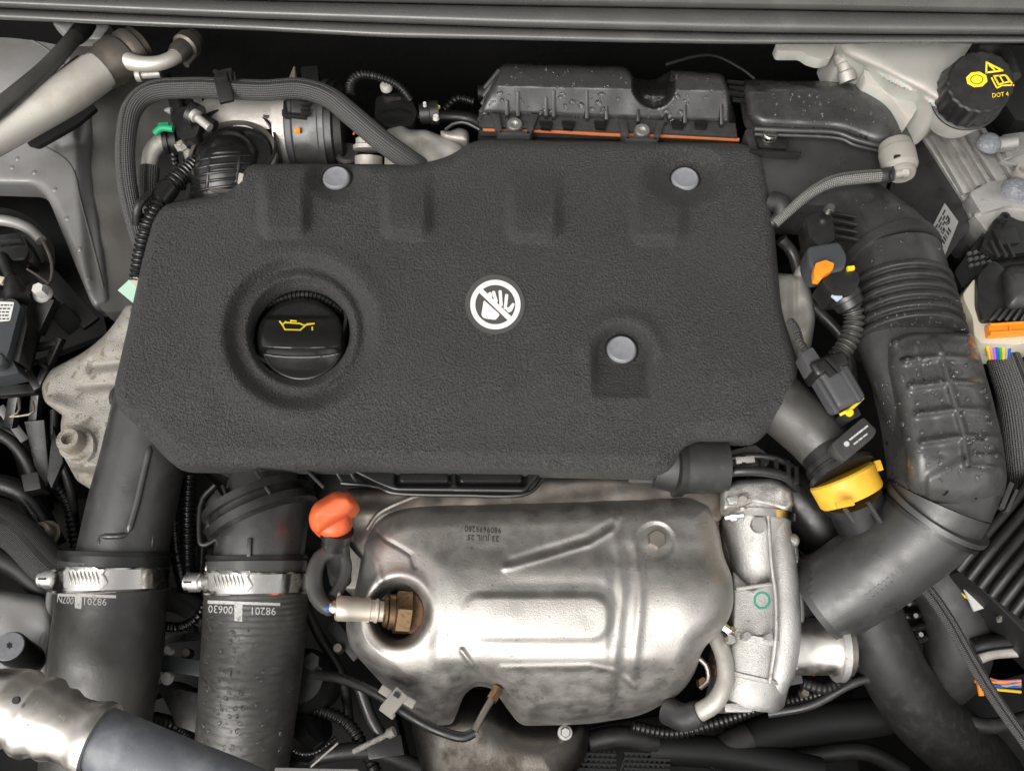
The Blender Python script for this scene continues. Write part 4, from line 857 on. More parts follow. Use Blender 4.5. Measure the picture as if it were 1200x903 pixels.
# main intake duct, bellows and resonator
ID = thing('air_intake_duct', 'large wet black air duct with bellows and ribbed resonator, right', 'duct')
d1 = ob('upper_duct', tube([(962, 214, -7.5), (984, 238, -5.4), (1008, 264, -3.6), (1032, 288, -2.0), (1045, 308, -1.4)], [46, 46, 48, 53, 55], n=48), M['duct'], ID, smooth=60)
ob('inlet_collar', tube([(964, 212, -7.4), (974, 224, -6.4)], [49, 50], n=48), M['black'], ID, smooth=60)
ob('duct_rim', tube([(1040, 300, -1.6), (1045, 308, -1.4)], [58, 58.5], n=48), M['duct'], ID, smooth=40)
d2 = ob('cuff', tube([(1044, 306, -1.4), (1049, 322, -1.3), (1053, 338, -1.2)], [55, 56, 56], n=48), M['duct'], ID, smooth=40)
def bellpt(f): return (1052+13*f, 336+66*f, -1.2+.3*f)
rows = []
ff = np.linspace(0, 1, 111)
bl = ob('bellows', sweep([V3(bellpt(f)) for f in ff], [float(mpp(*bellpt(f)))*(56+5*f+3.0*math.tanh(4*math.sin(f*5.5*2*math.pi))) for f in ff], 56, cap=True), M['rubber'], ID, smooth=50)
rs_ = ob('resonator', tube([(1063, 396, -.9), (1076, 428, -.6), (1092, 466, -.5), (1107, 508, -.6), (1113, 550, -1.1), (1100, 592, -2.4)], [60, 60, 60, 60, 60, 57], n=64, sup=2.2, asp=[.62, .56, .55, .55, .6, .8], up=(0, 0, 1)), M['duct'], ID, smooth=60)
RIBS = [[(1062, 423), (1104, 417), (1146, 421)], [(1068, 453), (1113, 447), (1156, 450)], [(1076, 485), (1122, 479), (1164, 481)], [(1082, 518), (1131, 511), (1170, 513)]]
def h_lid(X, Y, d):
    z = .6+2.6*edge(d, 26)-2.6*sm(525, 605, Y)-.8*sm(1100, 1185, X)+.3*sm(395, 450, Y)
    sp = segd(X, Y, [(1094, 396), (1106, 424), (1116, 460), (1128, 500), (1134, 545)]); g = .55*np.exp(-(sp/5)**2)
    for l in RIBS: g = np.maximum(g, .50*np.exp(-(segd(X, Y, l)/4.2)**2))
    g = np.maximum(g, .45*np.exp(-(segd(X, Y, [(1134, 545), (1156, 547), (1172, 549)])/4)**2)); g = np.maximum(g, .5*np.exp(-(segd(X, Y, [(1046, 402), (1064, 392), (1098, 389), (1138, 392)])/5)**2))
    pan = sm(0, 8, rbox(X, Y, 1070, 1176, 388, 540, 10)*-1)
    z = z+g-.18*pan*np.exp(-((X-(1075+(Y-420)*.22))/9)**2)
    return z+.45*sm(-3, 4, rbox(X, Y, 1086, 1190, 530, 600, 22)*-1)*sm(528, 545, Y+(X-1130)*.5)
lid = ob('ribbed_lid', patch(rpoly([(1040, 398), (1064, 388), (1140, 389), (1150, 420), (1162, 462), (1174, 510), (1181, 560), (1176, 584), (1140, 600), (1088, 592), (1062, 574), (1060, 530), (1052, 480), (1040, 430)], 10), h_lid, 1.5, 3.5), M['lid'], ID, smooth=60)
lp_ = ob('lower_pipe', tube([(1100, 586, -2.2), (1086, 612, -3.2), (1050, 645, -4.6), (1005, 678, -6.4), (966, 702, -8.2)], [58, 56, 53, 52, 52], n=48), M['duct'], ID, smooth=60)
ob('pipe_rim', tube([(1100, 596, -2.2), (1096, 601, -2.5)], [63, 63], n=48), M['duct'], ID, smooth=40); ob('pipe_bead', tube([(1091, 607, -2.9), (1088, 611, -3.1)], [60, 60], n=48), M['black'], ID, smooth=40)
ob('rim_screw', stud(1140, 612, -3, 1.2, [(0, 6), (.7, 6), (1, 4)]), M['castdull'], ID)
tbl = bvh(lp_); v2, f = words('9800021180', 1040, 682, 9, -38, 1.0); laid('moulded_number', tbl, v2, f, M['satin'], ID, .5)
ob('end_cuff', tube([(978, 694, -7.7), (958, 706, -8.6)], [52.6, 52.6], n=48), M['rubber'], ID, smooth=40)
tbu = bvh(d1); ob('mould_line', bead(tbu, [(1008, 246), (1020, 270)], 1.6), M['duct'], ID)
drops(bvh(d1, d2), [(950, 230), (1050, 230), (1112, 300), (1120, 340), (1010, 350)], 70, .7, 2.0, ID, M['water'], 8)
drops(bl, [(1010, 345), (1125, 345), (1145, 405), (1020, 405)], 150, .7, 1.9, ID, M['water'], 9)
drops(lid, [(1040, 400), (1143, 395), (1176, 560), (1070, 560), (1050, 480)], 200, .8, 3.6, ID, M['water'], 10)
drops(rs_, [(1020, 440), (1070, 440), (1080, 600), (1040, 590)], 120, .7, 2.4, ID, M['water'], 11)
# air flow sensor and its plug
t = thing('air_flow_sensor', 'black air flow sensor with an orange lock tab on the duct', 'sensor')
ob('sensor_head', prism(rpoly([(944, 254), (966, 244), (976, 252), (980, 280), (962, 290), (948, 276)], 4), 3.0, 2.4), M['black'], t, bevel=2)
ob('screw', stud(971, 247, 3.4, .6, [(0, 6), (.6, 6), (1, 4.5)], 24), M['steel'], t)
for k in range(4): ob('cooling_fin', beam((974+k*1.5, 251+k*9, 3.0), (1001+k*1, 256+k*9, 2.2), 3, 8), M['gloss'], t, bevel=.6)
ob('plug_shell', prism(rpoly([(946, 288), (984, 282), (994, 300), (990, 316), (958, 322), (948, 308)], 6), 3.4, 2.4), M['module'], t, bevel=5, bseg=4)
ob('orange_tab', prism(rpoly([(954, 318), (956, 308), (968, 304), (972, 306), (978, 308), (976, 316), (966, 322), (962, 328), (955, 327)], 2), 3.9, .8), M['amber'], t, bevel=1)
ob('plug_collar', prism(rpoly([(962, 328), (990, 310), (1006, 318), (1008, 332), (996, 346), (976, 346)], 4), 3.2, 2.6), M['black'], t, bevel=2)
ob('paint_dab', prism(rpoly([(974, 345), (984, 342), (988, 348), (982, 352)], 2), 3.1, .3), M['blueprint'], t, bevel=.5); ob('yellow_dab', prism([(993, 312), (1001, 311), (1002, 315), (994, 316)], 3.5, .4), M['yprint'], t)
ob('boot', turned((986, 340, 2.0), (998, 360, 1.4), [(0, 18), (.3, 19), (.5, 19), (.55, 17), (.9, 17), (1, 15)], 28), M['black'], t)
ob('conduit', tube([(995, 352, 1.6), (1001, 372, 1.0), (996, 396, .5), (982, 418, 0), (968, 436, -.6)], [12.5, 12, 12, 12, 11.5], rib=(6.5, .26), n=24), M['hose'], t, smooth=50)
t = thing('grey_wire_connector', 'dark grey rectangular plug with a yellow stripe beside the cover', 'connector')
ob('rear_boot', prism(rpoly([(938, 414), (952, 406), (964, 424), (950, 436)], 3), 1.8, 1.6), M['grey'], t, bevel=1.5)
ob('shell', beam((966, 430, .9), (994, 478, .7), 40, 34), M['grey'], t, bevel=9, bseg=4)
for dx_ in (-13, 13): ob('shell_rail', beam((970+dx_, 437-dx_*.58, 2.1), (994+dx_, 477-dx_*.58, 1.9), 5, 5), M['grey'], t, bevel=1.5)
ob('shell_step', beam((962, 424, .9), (972, 441, .9), 44, 38), M['black'], t, bevel=6, bseg=3)
ob('latch', J(beam((962, 424, 2.4), (976, 440, 2.4), 8, 6), beam((968, 420, 2.4), (984, 436, 2.4), 5, 6)), M['black'], t, bevel=1)
ob('yellow_seal', tube([(984, 486, .9), (998, 478, 1.2), (1011, 466, 1.0)], 2.0, n=8), M['yprint'], t); ob('yellow_dot', stud(995, 484, 1.0, .4, [(0, 4.5), (.6, 4.5), (1, 3)], 16), M['yprint'], t)
ob('neck', prism(rpoly([(984, 484), (1004, 474), (1010, 486), (994, 494)], 3), 1.0, 1.6), M['black'], t, bevel=1.5)
tag(ob('twisted_lead', tube([(926, 376, -.6), (934, 388, .2), (938, 402, .8), (946, 414, 1.2)], 5, rib=(5, .3)), M['darkbraid']), 'short twisted dark lead between the cover and the grey plug', 'wire')
# grey elbow, pressure sensor with yellow ring
t = thing('boost_pipe', 'short grey rubber pipe leaving the right corner of the cover', 'pipe')
ob('pipe_tube', tube([(900, 462, -3), (926, 484, -2.6), (952, 508, -2.6), (972, 530, -3)], [36, 35, 34, 33], n=36), M['hose'], t, smooth=60)
t = thing('boost_sensor', 'black sensor block on a bright yellow ring below the grey pipe', 'sensor')
sb = ob('sensor_block', prism(rpoly([(974, 520), (1012, 488), (1028, 504), (1024, 512), (990, 541)], 4), 1.0, 2.4), M['satin'], t, bevel=2)
v2, f = joined2([stroke([(996+k*5.5, 515-k*4.3), (999.5+k*5.5, 512.3-k*4.3)], 2.2) for k in range(4)]+[stroke([(1001+k*5.5, 520-k*4.3), (1004.5+k*5.5, 517.3-k*4.3)], 1.8) for k in range(3)]+[fillpoly([circ(992, 520, 3.4, 3.2, 12)])]); laid('sensor_print', sb, v2, f, M['gprint'], t, .3)
ob('collar', J(turned((970, 528, -2.6), (988, 556, -2.2), [(0, 33), (.4, 33), (.42, 36), (.6, 36), (.62, 34), (.8, 34), (.82, 39), (1, 39)], 40)), M['black'], t, smooth=40)
ob('yellow_ring', turned((985, 556, -2.1), (999, 583, -2.6), [(0, 37), (.08, 39), (.9, 38), (1, 36)], 48), M['yellow'], t, smooth=40)
ob('ring_tab', J(beam((1026, 540, -1.2), (1030, 552, -1.3), 8, 10), beam((980, 592, .2), (1000, 588, .2), 8, 5)), M['yellow'], t, bevel=1)
ob('outlet', turned((997, 580, -2.8), (1014, 622, -5), [(0, 34), (.2, 34), (.25, 30), (1, 30)], 36), M['black'], t)
for a, b in (((990, 596, -.6), (1000, 612, -1)), ((1016, 588, -1), (1032, 612, -1.8))): ob('locking_leg', beam(a, b, 4, 6), M['satin'], t, bevel=.6)
# ribbed heater box, edge of the bay
t = thing('ribbed_case', 'black case with deep diagonal ribs at the right edge', 'case')
ob('case', prism([(1126, 668), (1240, 545), (1240, 780), (1160, 700)], -8.5, 5), M['seal'], t, bevel=3)
for k in range(9): ob('rib', tube([(1122+k*13, 668+k*10, -7.6), (1150+k*13, 632+k*10, -6.4), (1184+k*13, 592+k*10, -6.2), (1216+k*13, 552+k*10, -7)], 6, n=14), M['black'], t, smooth=60)
ob('upper_lug', J(beam((1172, 596, -5), (1184, 566, -5), 6, 8), beam((1178, 600, -5), (1190, 574, -5), 4, 8)), M['satin'], t, bevel=1)
# cast valve cover edge behind the sensors
t = thing('rear_casting', 'pale cast casting edge between the cover and the air flow sensor', 'casting')
ob('casting_plate', patch(rpoly([(880, 318), (944, 322), (952, 345), (956, 372), (950, 410), (936, 430), (880, 430)], 8), lambda X, Y, d: -4+.8*edge(d, 8)-.5*np.exp(-((X-930)/4)**2)+.1*lump(X, Y, 30, 1), 2, 3), M['castdull'], t, smooth=50)
ob('casting_lug', stud(938, 322, -4, 1.0, [(0, 8), (.8, 8), (1, 6)], 20), M['castdull'], t)
# ================================================================ front: charge hoses, heat shield, turbo
# --- left hose
t = thing('charge_air_hose', 'smooth black hose with steel clamp at the left of the pair', 'hose', 'charge air hoses')
up = ob('plastic_pipe', tube([(182, 468, -4.6), (170, 530, -5.4), (156, 590, -6.2), (140, 664, -7.2)], [45, 47, 49, 50], n=48), M['duct'], t, smooth=60)
tb = bvh(up)
ob('moulded_rail', J(bead(tb, [(176, 522), (168, 556), (160, 590), (150, 624)], 4.4, sink=0), bead(tb, [(150, 626), (136, 628), (116, 628)], 3.6, sink=0), bead(tb, [(116, 628), (115, 640)], 2.4), bead(tb, [(180, 626), (178, 642)], 1.5)), M['duct'], t, smooth=60)
ob('pipe_collar', turned((137, 646, -7.0), (135, 664, -7.25), [(0, 52), (.02, 61), (.3, 62), (.32, 60), (1, 60)], 56), M['black'], t, smooth=30)
hs = ob('hose_cuff', turned((135.5, 655, -7.15), (133, 676, -7.5), [(0, 58), (.1, 60.5), (1, 60.5)], 56), M['sleeve'], t, smooth=40)
A, B_ = (133, 664, -7.4), (131, 693, -7.8)
cl = ob('hose_clamp', turned(A, B_, [(0, 62), (.05, 65), (.12, 63.8), (.88, 63.8), (.95, 65), (1, 62)], 64), M['steel'], t, smooth=30)
ho = ob('rubber_hose', tube([(132, 680, -7.8), (130, 715, -8.3), (126, 760, -9.2), (120, 810, -10.6), (112, 870, -12.6), (106, 930, -15), (96, 1040, -22)], [61, 60.5, 62, 60, 58, 56, 54], n=64), M['hose'], t, smooth=60)
th = bvh(ho); v2, f = joined2([fillpoly([[(68, 694), (136, 697), (136, 700.5), (68, 698)]], 8), fillpoly([[(88, 698), (96.5, 698), (95.5, 713), (88, 712)]], 8), words('98201', 111, 704, 8.5, 182, .95), words('007N', 77, 702, 8.5, 187, .72)])
laid('hose_print', th, v2, f, M['gprint'], t, .35, label='upside down white part number on the hose')
# --- screw housings for both clamps
def clamp_screw(par, band, x, y, z):
    tb = bvh(band)
    v2, f = fillpoly([rpoly([(x+16, y-12), (x+64, y-11), (x+60, y-3), (x+66, y+3), (x+60, y+12), (x+16, y+11)], 2.5)], 6)
    h = laid('clamp_housing', tb, v2, f, M['zinc'], par, 1.2)
    for k in range(8): ob('screw_thread', bead(tb, [(x+22+k*4.4, y-8), (x+23.5+k*4.4, y), (x+25+k*4.4, y+8)], 1.9, sink=-1.0), M['steel'], h, smooth=60)
    ob('housing_edge', bead(tb, [(x+64, y-11), (x+60, y-3), (x+66, y+3), (x+60, y+12)], 1.4, sink=-1.0), M['steel'], h)
    ob('screw_head', turned((x-14, y+1, z-.2), (x+9, y+1, z-.1), [(0, 7), (.06, 9), (.3, 9), (.32, 11), (.8, 11), (.85, 8.5), (1, 8.5)], 28), M['zinc'], h, smooth=30)
    ob('screw_slot', beam((x-14.5, y+1, z+.55), (x-6, y+1, z+.6), 2, 3), M['ink'], h); ob('screw_shank', turned((x+8, y+1, z-.1), (x+22, y, z+.4), [(0, 7), (1, 9)], 16), M['zinc'], h)
    ob('band_tail', tube([(x+16, y-10, z+.3), (x+12, y-16, z+.4), (x+18, y-19, z+.4), (x+22, y-12, z+.5)], 2.4, n=8), M['steel'], h)
clamp_screw(t, cl, 60, 677, -5.6)
# --- right hose
t = thing('charge_air_hose', 'wet wrapped hose with steel clamp at the right of the pair', 'hose', 'charge air hoses')
up = ob('plastic_pipe', tube([(326, 536, -8.6), (318, 570, -7.0), (308, 620, -6.4), (302, 668, -7)], [48, 49, 51, 52], n=48), M['duct'], t, smooth=60)
ob('angled_flange', turned((299, 582, -5.9), (310, 611, -6.1), [(0, 52), (.02, 63), (.3, 64), (.34, 58), (.5, 58), (.62, 60), (.66, 65), (.96, 65), (1, 52)], 56), M['black'], t, smooth=30)
ob('side_hook', tube([(252, 568, -4.8), (236, 588, -5), (234, 630, -5), (240, 638, -5), (256, 630, -5)], 3.2, n=10), M['black'], t, smooth=50)
ob('side_web', prism([(254, 572), (272, 600), (244, 628), (238, 624), (240, 590)], -5.4, .5), M['satin'], t, bevel=.8)
for a, b in (((300, 552, -2.3), (318, 580, -2.3)), ((262, 570, -4), (272, 596, -3.8)), ((360, 552, -3.4), (380, 572, -3.6))): ob('web_rib', beam(a, b, 3.5, 12), M['black'], t, bevel=.6)
ob('moulded_post', beam((293, 630, -2.7), (292, 652, -3.0), 5, 6), M['black'], t, bevel=1)
ob('pipe_collar', turned((302, 649, -6.8), (301, 668, -7.1), [(0, 53), (.02, 57), (.25, 58), (.3, 56), (1, 56)], 56), M['black'], t, smooth=30)
ob('hose_cuff', turned((302, 656, -6.95), (301, 676, -7.2), [(0, 56), (.1, 58), (1, 58)], 56), M['sleeve'], t, smooth=40)
cl = ob('hose_clamp', turned((302, 668, -7.2), (300.5, 696, -7.6), [(0, 58), (.05, 61), (.12, 59.8), (.88, 59.8), (.95, 61), (1, 58)], 64), M['steel'], t, smooth=30)
pts = [(301, 684, -7.5), (300, 715, -8), (297, 760, -8.8), (292, 815, -10.2), (286, 870, -11.8), (280, 930, -14)]
w0 = np.array([V3(p) for p in pts]); c = catmull(w0, 260); tt = np.linspace(0, 5, 260); rr = np.interp(tt, range(6), [58.5*float(mpp(*pts[0]))]+[q*float(mpp(*p)) for q, p in zip((59, 58.5, 57, 55, 53), pts[1:])])
mV, mF, mU = sweep(c, rr, 110); mV = [np.array(v) for v in mV]
for i in range(260):
    for k in range(110):                              # wrapped cloth marks: shallow slanting waves
        v = mV[i*110+k]; a = k/110*2*math.pi; ph = i*.72+.5*math.sin(3*a+i*.02); s = .00027*math.sin(ph)*(.6+.4*math.sin(17*a+2.6*math.floor(ph/6.283)+.6*math.sin(i*.3))); mV[i*110+k] = v+unit(v-c[i])*s*sm(10, 34, i)
ho2 = ob('rubber_hose', (mV, mF, mU), M['hose'], t, smooth=80)
th = bvh(ho2); v2, f = joined2([fillpoly([[(244, 703), (328, 706), (328, 709.5), (244, 707)]], 8), fillpoly([[(275, 708), (284.5, 708), (284, 728), (275, 727)]], 8), words('98201', 308, 715, 9, 181, .95), words('00630', 259, 713, 9, 183, .9)])
laid('hose_print', th, v2, f, M['gprint'], t, .5, label='upside down white part number on the wrapped hose')
drops(ho2, [(242, 720), (290, 720), (285, 880), (236, 880)], 130, .8, 2.6, t, M['water'], 21); drops(ho2, [(280, 730), (350, 730), (335, 890), (280, 890)], 40, .8, 3.4, t, M['water'], 22)
clamp_screw(t, cl, 230, 681, -5.4)
# refrigerant line, bottom left corner
t = thing('crimped_refrigerant_line', 'crimped aluminium ferrule and blue grey hose in the lower left corner', 'hose')
fe = ob('ferrule', turned((-20, 815, 2.4), (118, 868, 2.0), [(0, 30), (.06, 36), (.22, 44), (.30, 46), (.36, 41), (.44, 47), (.5, 47), (.57, 40), (.64, 42), (.72, 37), (.82, 37), (.9, 41), (.95, 44), (1.0, 43), (1.0, 36), (.94, 34)], 48), M['machined'], t, smooth=60)
ob('inlet_neck', tube([(-420, 700, 1.0), (-200, 745, 1.8), (-60, 798, 2.3), (-8, 819, 2.4)], [30, 31, 32, 32], n=40), M['machined'], t)
ob('rubber_hose', tube([(92, 857, 2.0), (140, 874, 1.9), (200, 898, 1.8), (320, 950, 1.0), (430, 1040, -3), (470, 1180, -12)], [37, 36, 35, 34, 34, 34], n=48), M['bluehose'], t, smooth=60)
tb = bvh(fe); v2, f = joined2([words('M', 45, 828, 10, 20), words('M', 72, 842, 8, 20), words('M', 34, 852, 8, 20)]); laid('crimp_marks', tb, v2, f, M['castdull'], t, .15)
ob('gauge_hole', stud(20, 820, 5.35, .2, [(0, 4.5), (1, 4.2)], 16), M['ink'], t)
# rail across the bottom edge
tag(ob('steel_bar', beam((322, 906, -4), (420, 908, -4), 14, 10), M['zinc'], bevel=2), 'pale metal bar end at the bottom edge beside the wrapped hose', 'bar')
# dipstick
t = thing('dipstick', 'bright orange dipstick handle with a smoky cable sleeve below', 'dipstick')
ob('cap', stud(393, 614, -3.6, 1.8, [(0, 20), (.6, 20), (.85, 18.5), (1, 15)], 36), M['orange'], t, smooth=50)
def h_dip(X, Y, d): return -1.9+1.9*edge(d, 10)-.9*sm(600, 625, Y)+.3*np.exp(-(segd(X, Y, [(370, 600), (404, 582)])/9)**2)
ob('handle', patch(rpoly([(361, 606), (367, 590), (392, 575), (411, 577), (420, 590), (413, 600), (390, 616), (373, 627), (364, 620)], 6), h_dip, 1.2, 1.4), M['orange'], t, smooth=60)
ob('stopper', turned((396, 620, -3.2), (391, 640, -4.4), [(0, 19), (.5, 18), (.6, 15), (1, 15)], 30), M['black'], t)
ob('tube_guide', turned((394, 634, -4.2), (399, 680, -8), [(0, 15), (.6, 14), (1, 13)], 24), M['satin'], t)
# oxygen sensor with lead
t = thing('oxygen_sensor', 'steel oxygen sensor with bronze hex nut in the heat shield', 'sensor')
a, b = (392, 712, -3.2), (484, 718, -4.8)
ob('sensor_body', turned(a, b, [(0, 8), (.02, 13), (.05, 14.5), (.18, 14.5), (.2, 14), (.44, 14), (.45, 12.5), (.5, 12.5), (.52, 14), (.54, 14), (.56, 12), (.75, 12)], 40), M['sensor'], t, smooth=30)
ob('hex_nut', turned((462, 716.6, -4.4), (480, 718, -4.7), [(0, 22), (.1, 26), (1, 26)], 6), M['brass'], t, smooth=20); ob('nut_collar', turned((449, 716, -4.2), (462, 716.6, -4.4), [(0, 14), (.4, 15), (.5, 20), (1, 20)], 32), M['brass'], t)
ob('crimp_ring', turned((449, 716, -4.2), (456, 716.4, -4.3), [(0, 15), (.3, 18), (.7, 18), (1, 15)], 32), M['brass'], t, smooth=40)
ob('clear_sleeve', tube([(396, 713, -3.4), (382, 711, -3.6), (370, 695, -4.0), (368, 672, -4), (376, 652, -4.2), (390, 646, -4.4)], [8, 9, 10, 10, 9, 8], n=16), M['sleeve'], t, smooth=60)
ob('second_sleeve', tube([(390, 700, -4.4), (400, 684, -4.8), (406, 664, -5), (402, 646, -5)], [7, 7, 7, 6], n=14), M['sleeve'], t, smooth=60)
ob('blue_wire', tube([(398, 712, -3.1), (390, 713, -3.0), (384, 712, -3.1)], 4, n=10), M['blue'], t); ob('white_wire', tube([(398, 704, -4.2), (396, 692, -4.4), (400, 680, -4.6)], 3, n=8), M['offwhite'], t); ob('end_cap', turned((386, 711.6, -3.1), (394, 712, -3.2), [(0, 7), (.5, 9.5), (1, 9.5)], 24), M['steel'], t)
# valve cover moulding under the front of the cover
t = thing('valve_cover_moulding', 'glossy black ribbed moulding under the front edge of the cover', 'moulding')
mm = ob('tray', patch(rpoly([(402, 548), (640, 548), (616, 578), (462, 576), (440, 568)], 6), lambda X, Y, d: -3.9+.5*edge(d, 4)-.6*sm(9, 5, np.minimum(rbox(X, Y, 464, 528, 553, 568, 4), rbox(X, Y, 536, 616, 553, 568, 4))+6)+.55*sm(3, -2, np.minimum(rbox(X, Y, 468, 526, 553, 566, 4), rbox(X, Y, 538, 612, 553, 566, 4))), 1.5, 1.2), M['gloss'], t, smooth=50)
ob('rim_bead', tube([(400, 566, -4.4), (440, 570, -4.2), (466, 578, -4.2), (540, 580, -4.2), (614, 579, -4.2), (640, 556, -4.2)], 2.4, n=8), M['gloss'], t)
for x in (398, 414, 434): ob('moulding_rib', beam((x-4, 552, -4.2), (x+5, 568, -4.8), 3, 12), M['black'], t, bevel=.6)
# exhaust manifold plate behind the shield
t = thing('manifold_plate', 'dull grey steel plate between the cover and the heat shield', 'plate')
def h_mp(X, Y, d): return -6.4+.8*edge(d, 10)+.5*np.exp(-((Y-600)/12)**2)*sm(480, 420, X)-.7*sm(500, 440, X)+.1*lump(X, Y, 40, 7)
ob('plate', patch(rpoly([(402, 572), (470, 570), (640, 556), (845, 556), (846, 612), (640, 640), (430, 660), (408, 640)], 10), h_mp, 2.4, 2), M['oldsteel'], t, smooth=60)
ob('crease_bead', tube([(430, 620, -5.4), (446, 600, -5.2), (480, 584, -5.0), (500, 578, -5.2)], 3, n=10), M['oldsteel'], t, smooth=60)
# heat shield
sh = [(426, 628, 14), (446, 601, 18), (482, 590, 16), (600, 587, 30), (720, 583, 30), (812, 579, 10), (834, 590, 8), (843, 622, 12), (848, 652, 14), (859, 676, 14), (860, 712, 16), (848, 738, 12), (824, 758, 12), (814, 790, 14), (796, 814, 14), (752, 838, 16), (690, 848, 20), (610, 850, 10), (596, 832, 8), (578, 806, 8), (558, 802, 8), (544, 812, 8), (530, 848, 6), (508, 850, 10), (470, 826, 16), (438, 790, 20), (410, 760, 14), (404, 730, 14), (420, 676, 20)]
sho = rpoly([(a, b) for a, b, _ in sh], [c for *_, c in sh])
OX, OY = 468, 716
def h_sh(X, Y, d):
    def crease(pts, w, h): return h*np.exp(-(segd(X, Y, pts)/w)**2)
    z = -8.0+3.0*edge(d, 30)+.5*edge(d, 8)
    z = z+2.3*np.exp(-((Y-698)/95)**2)*sm(400, 520, X)                        # barrel
    z = z-5.5*sm(758, 866, Y)
    z = z+.55*sm(500, 516, X)*sm(640, 668, Y)*sm(790, 770, Y)*.5              # step beside the sensor
    pad = rbox(X, Y, 540, 716, 696, 750, 24); z = z+.30*sm(5, -6, pad)*sm(520, 580, X)-.10*np.exp(-((pad-12)/8)**2)*sm(560, 620, X)
    for x in (724, 746): z = z+.24*np.exp(-((X-x-4*np.sin(Y/34))/6.0)**2)*sm(620, 650, Y)*sm(812, 780, Y)
    z = z-.36*sm(708, 726, X)*sm(630, 660, Y)
    z = z+crease([(592, 665), (640, 652), (690, 637), (716, 622), (726, 604)], 4.0, .22)-.16*sm(4, -4, segd(X, Y, [(600, 658), (690, 630), (716, 614)])-5)
    z = z+crease([(588, 782), (690, 780), (722, 786), (744, 804)], 3.4, .18)+crease([(541, 762), (556, 782), (576, 800), (590, 826)], 3.0, .28)
    z = z-crease([(434, 616), (452, 632), (470, 642), (482, 650), (486, 664)], 2.4, .22)+crease([(428, 640), (440, 660), (446, 680)], 5, .2)
    r = np.hypot((X-OX)/1.0, (Y-OY)/1.12); z = z-.15*sm(72, 46, r)+.40*np.exp(-((r-37)/7)**2)-.4*sm(32, 26, r)
    r = np.hypot(X-768, Y-634); z = z-.25*sm(24, 19, r)
    z = z+.5*ebump(X, Y, 800, 700, 36, 44)-.45*ebump(X, Y, 826, 640, 26, 30)-.3*ebump(X, Y, 808, 770, 30, 24)
    for x, y, q in ((600, 724, .05), (690, 724, -.06), (640, 610, .05), (560, 640, -.05), (760, 770, .06), (480, 790, .07), (440, 690, .06)): z = z+q*ebump(X, Y, x, y, 16, 12)
    return z+.015*lump(X, Y, 120, 11)+.006*lump(X, Y, 34, 12)
HS = thing('heat_shield', 'bright pressed steel heat shield in front of the engine cover', 'heat shield')
hsd = ob('pressed_sheet', patch(sho, h_sh, 1.5, .35, [circ(OX-2, OY+3, 25, 29, 40)]), M['shield'], HS, smooth=80)
tb = bvh(hsd)
hexbolt(HS, 768, 634, -3.9, 11.5, 1.0, 'oldsteel', 1.55)
v2, f = joined2([words('9809695280', 566, 619.5, 6.6, 183, .92), words('23 JUIL 25', 566, 629.5, 6.2, 183, 1.0)]); laid('stamped_number', tb, v2, f, M['dprint'], HS, .25, label='stamped upside down number and date')  # flat letters; the shade of the stamping is put into their dark colour
v2, f = joined2([words('9809695280', 566, 620.6, 6.6, 183, .92), words('23 JUIL 25', 566, 630.6, 6.2, 183, 1.0)]); laid('stamp_lit_edge', tb, v2, f, M['steel'], HS, .15)  # shifted bright copy paints a lit edge along the letters
rs = random.Random(12); it = []
for k in range(240):                                  # short bright scratches
    x, y = rs.choice([(rs.uniform(640, 830), rs.uniform(590, 650)), (rs.uniform(520, 700), rs.uniform(590, 640)), (rs.uniform(560, 840), rs.uniform(640, 830)), (rs.uniform(415, 560), rs.uniform(740, 830))]); a = rs.uniform(-.7, .7); l = rs.uniform(1.5, 6); w_ = rs.uniform(.25, .55)
    if sdf(np.array([x]), np.array([y]), sho)[0][0] > 12: it.append(fillpoly([[(x, y), (x+l*math.cos(a), y+l*math.sin(a)), (x+l*math.cos(a)-w_, y+l*math.sin(a)+w_*1.6), (x-w_, y+w_*1.6)]]))
v2, f = joined2(it); sc_ = laid('scratches', tb, v2, f, M['machined'], HS, .12); sc_['kind'] = 'stuff'
ob('sensor_boss', turned((478, 718, -4.6), (500, 720, -6.5), [(0, 22), (1, 24)], 30), M['rust'], HS)
t = thing('lower_heat_shield', 'dull curved steel shield below the bright one at the bottom edge', 'heat shield')
ob('pressed_sheet', patch(rpoly([(480, 842), (530, 806), (590, 808), (604, 838), (690, 842), (690, 880), (660, 930), (500, 930)], 14), lambda X, Y, d: -17+2.6*edge(d, 50)+1.0*ebump(X, Y, 556, 850, 44, 30)+.03*lump(X, Y, 60, 13), 2.4, 2), M['darksteel'], t, smooth=80)
hexbolt(t, 662, 858, -14.8, 6, .9, 'zinc', 1.5)
# exhaust probe with lead and clip
t = thing('temperature_probe', 'thin exhaust probe with black lead and pale grey clip', 'sensor')
ob('probe_stem', tube([(580, 812, -6.6), (573, 824, -6.2), (566, 836, -5.8), (556, 856, -5.6)], [4.2, 4.2, 4, 4.5], n=14), M['oldsteel'], t, smooth=50)
ob('probe_nut', turned((584, 806, -6.8), (576, 820, -6.5), [(0, 7), (1, 7)], 6), M['brass'], t, smooth=20)
ob('lead', tube([(556, 858, -5.6), (540, 863, -5.6), (510, 854, -5.4), (480, 838, -5.3), (440, 812, -5.6), (400, 795, -7), (372, 790, -9)], [5.5, 6, 5.5, 5.5, 5.5, 6, 6], n=16), M['black'], t, smooth=60)
cb = ob('clip', J(beam((452, 834, -4.4), (472, 810, -4.4), 18, 10), beam((446, 806, -4.6), (458, 814, -4.6), 10, 10), beam((470, 816, -4.5), (486, 826, -4.5), 10, 9), beam((446, 828, -4.5), (462, 840, -4.5), 7, 9)), M['beige'], t, bevel=1.5)
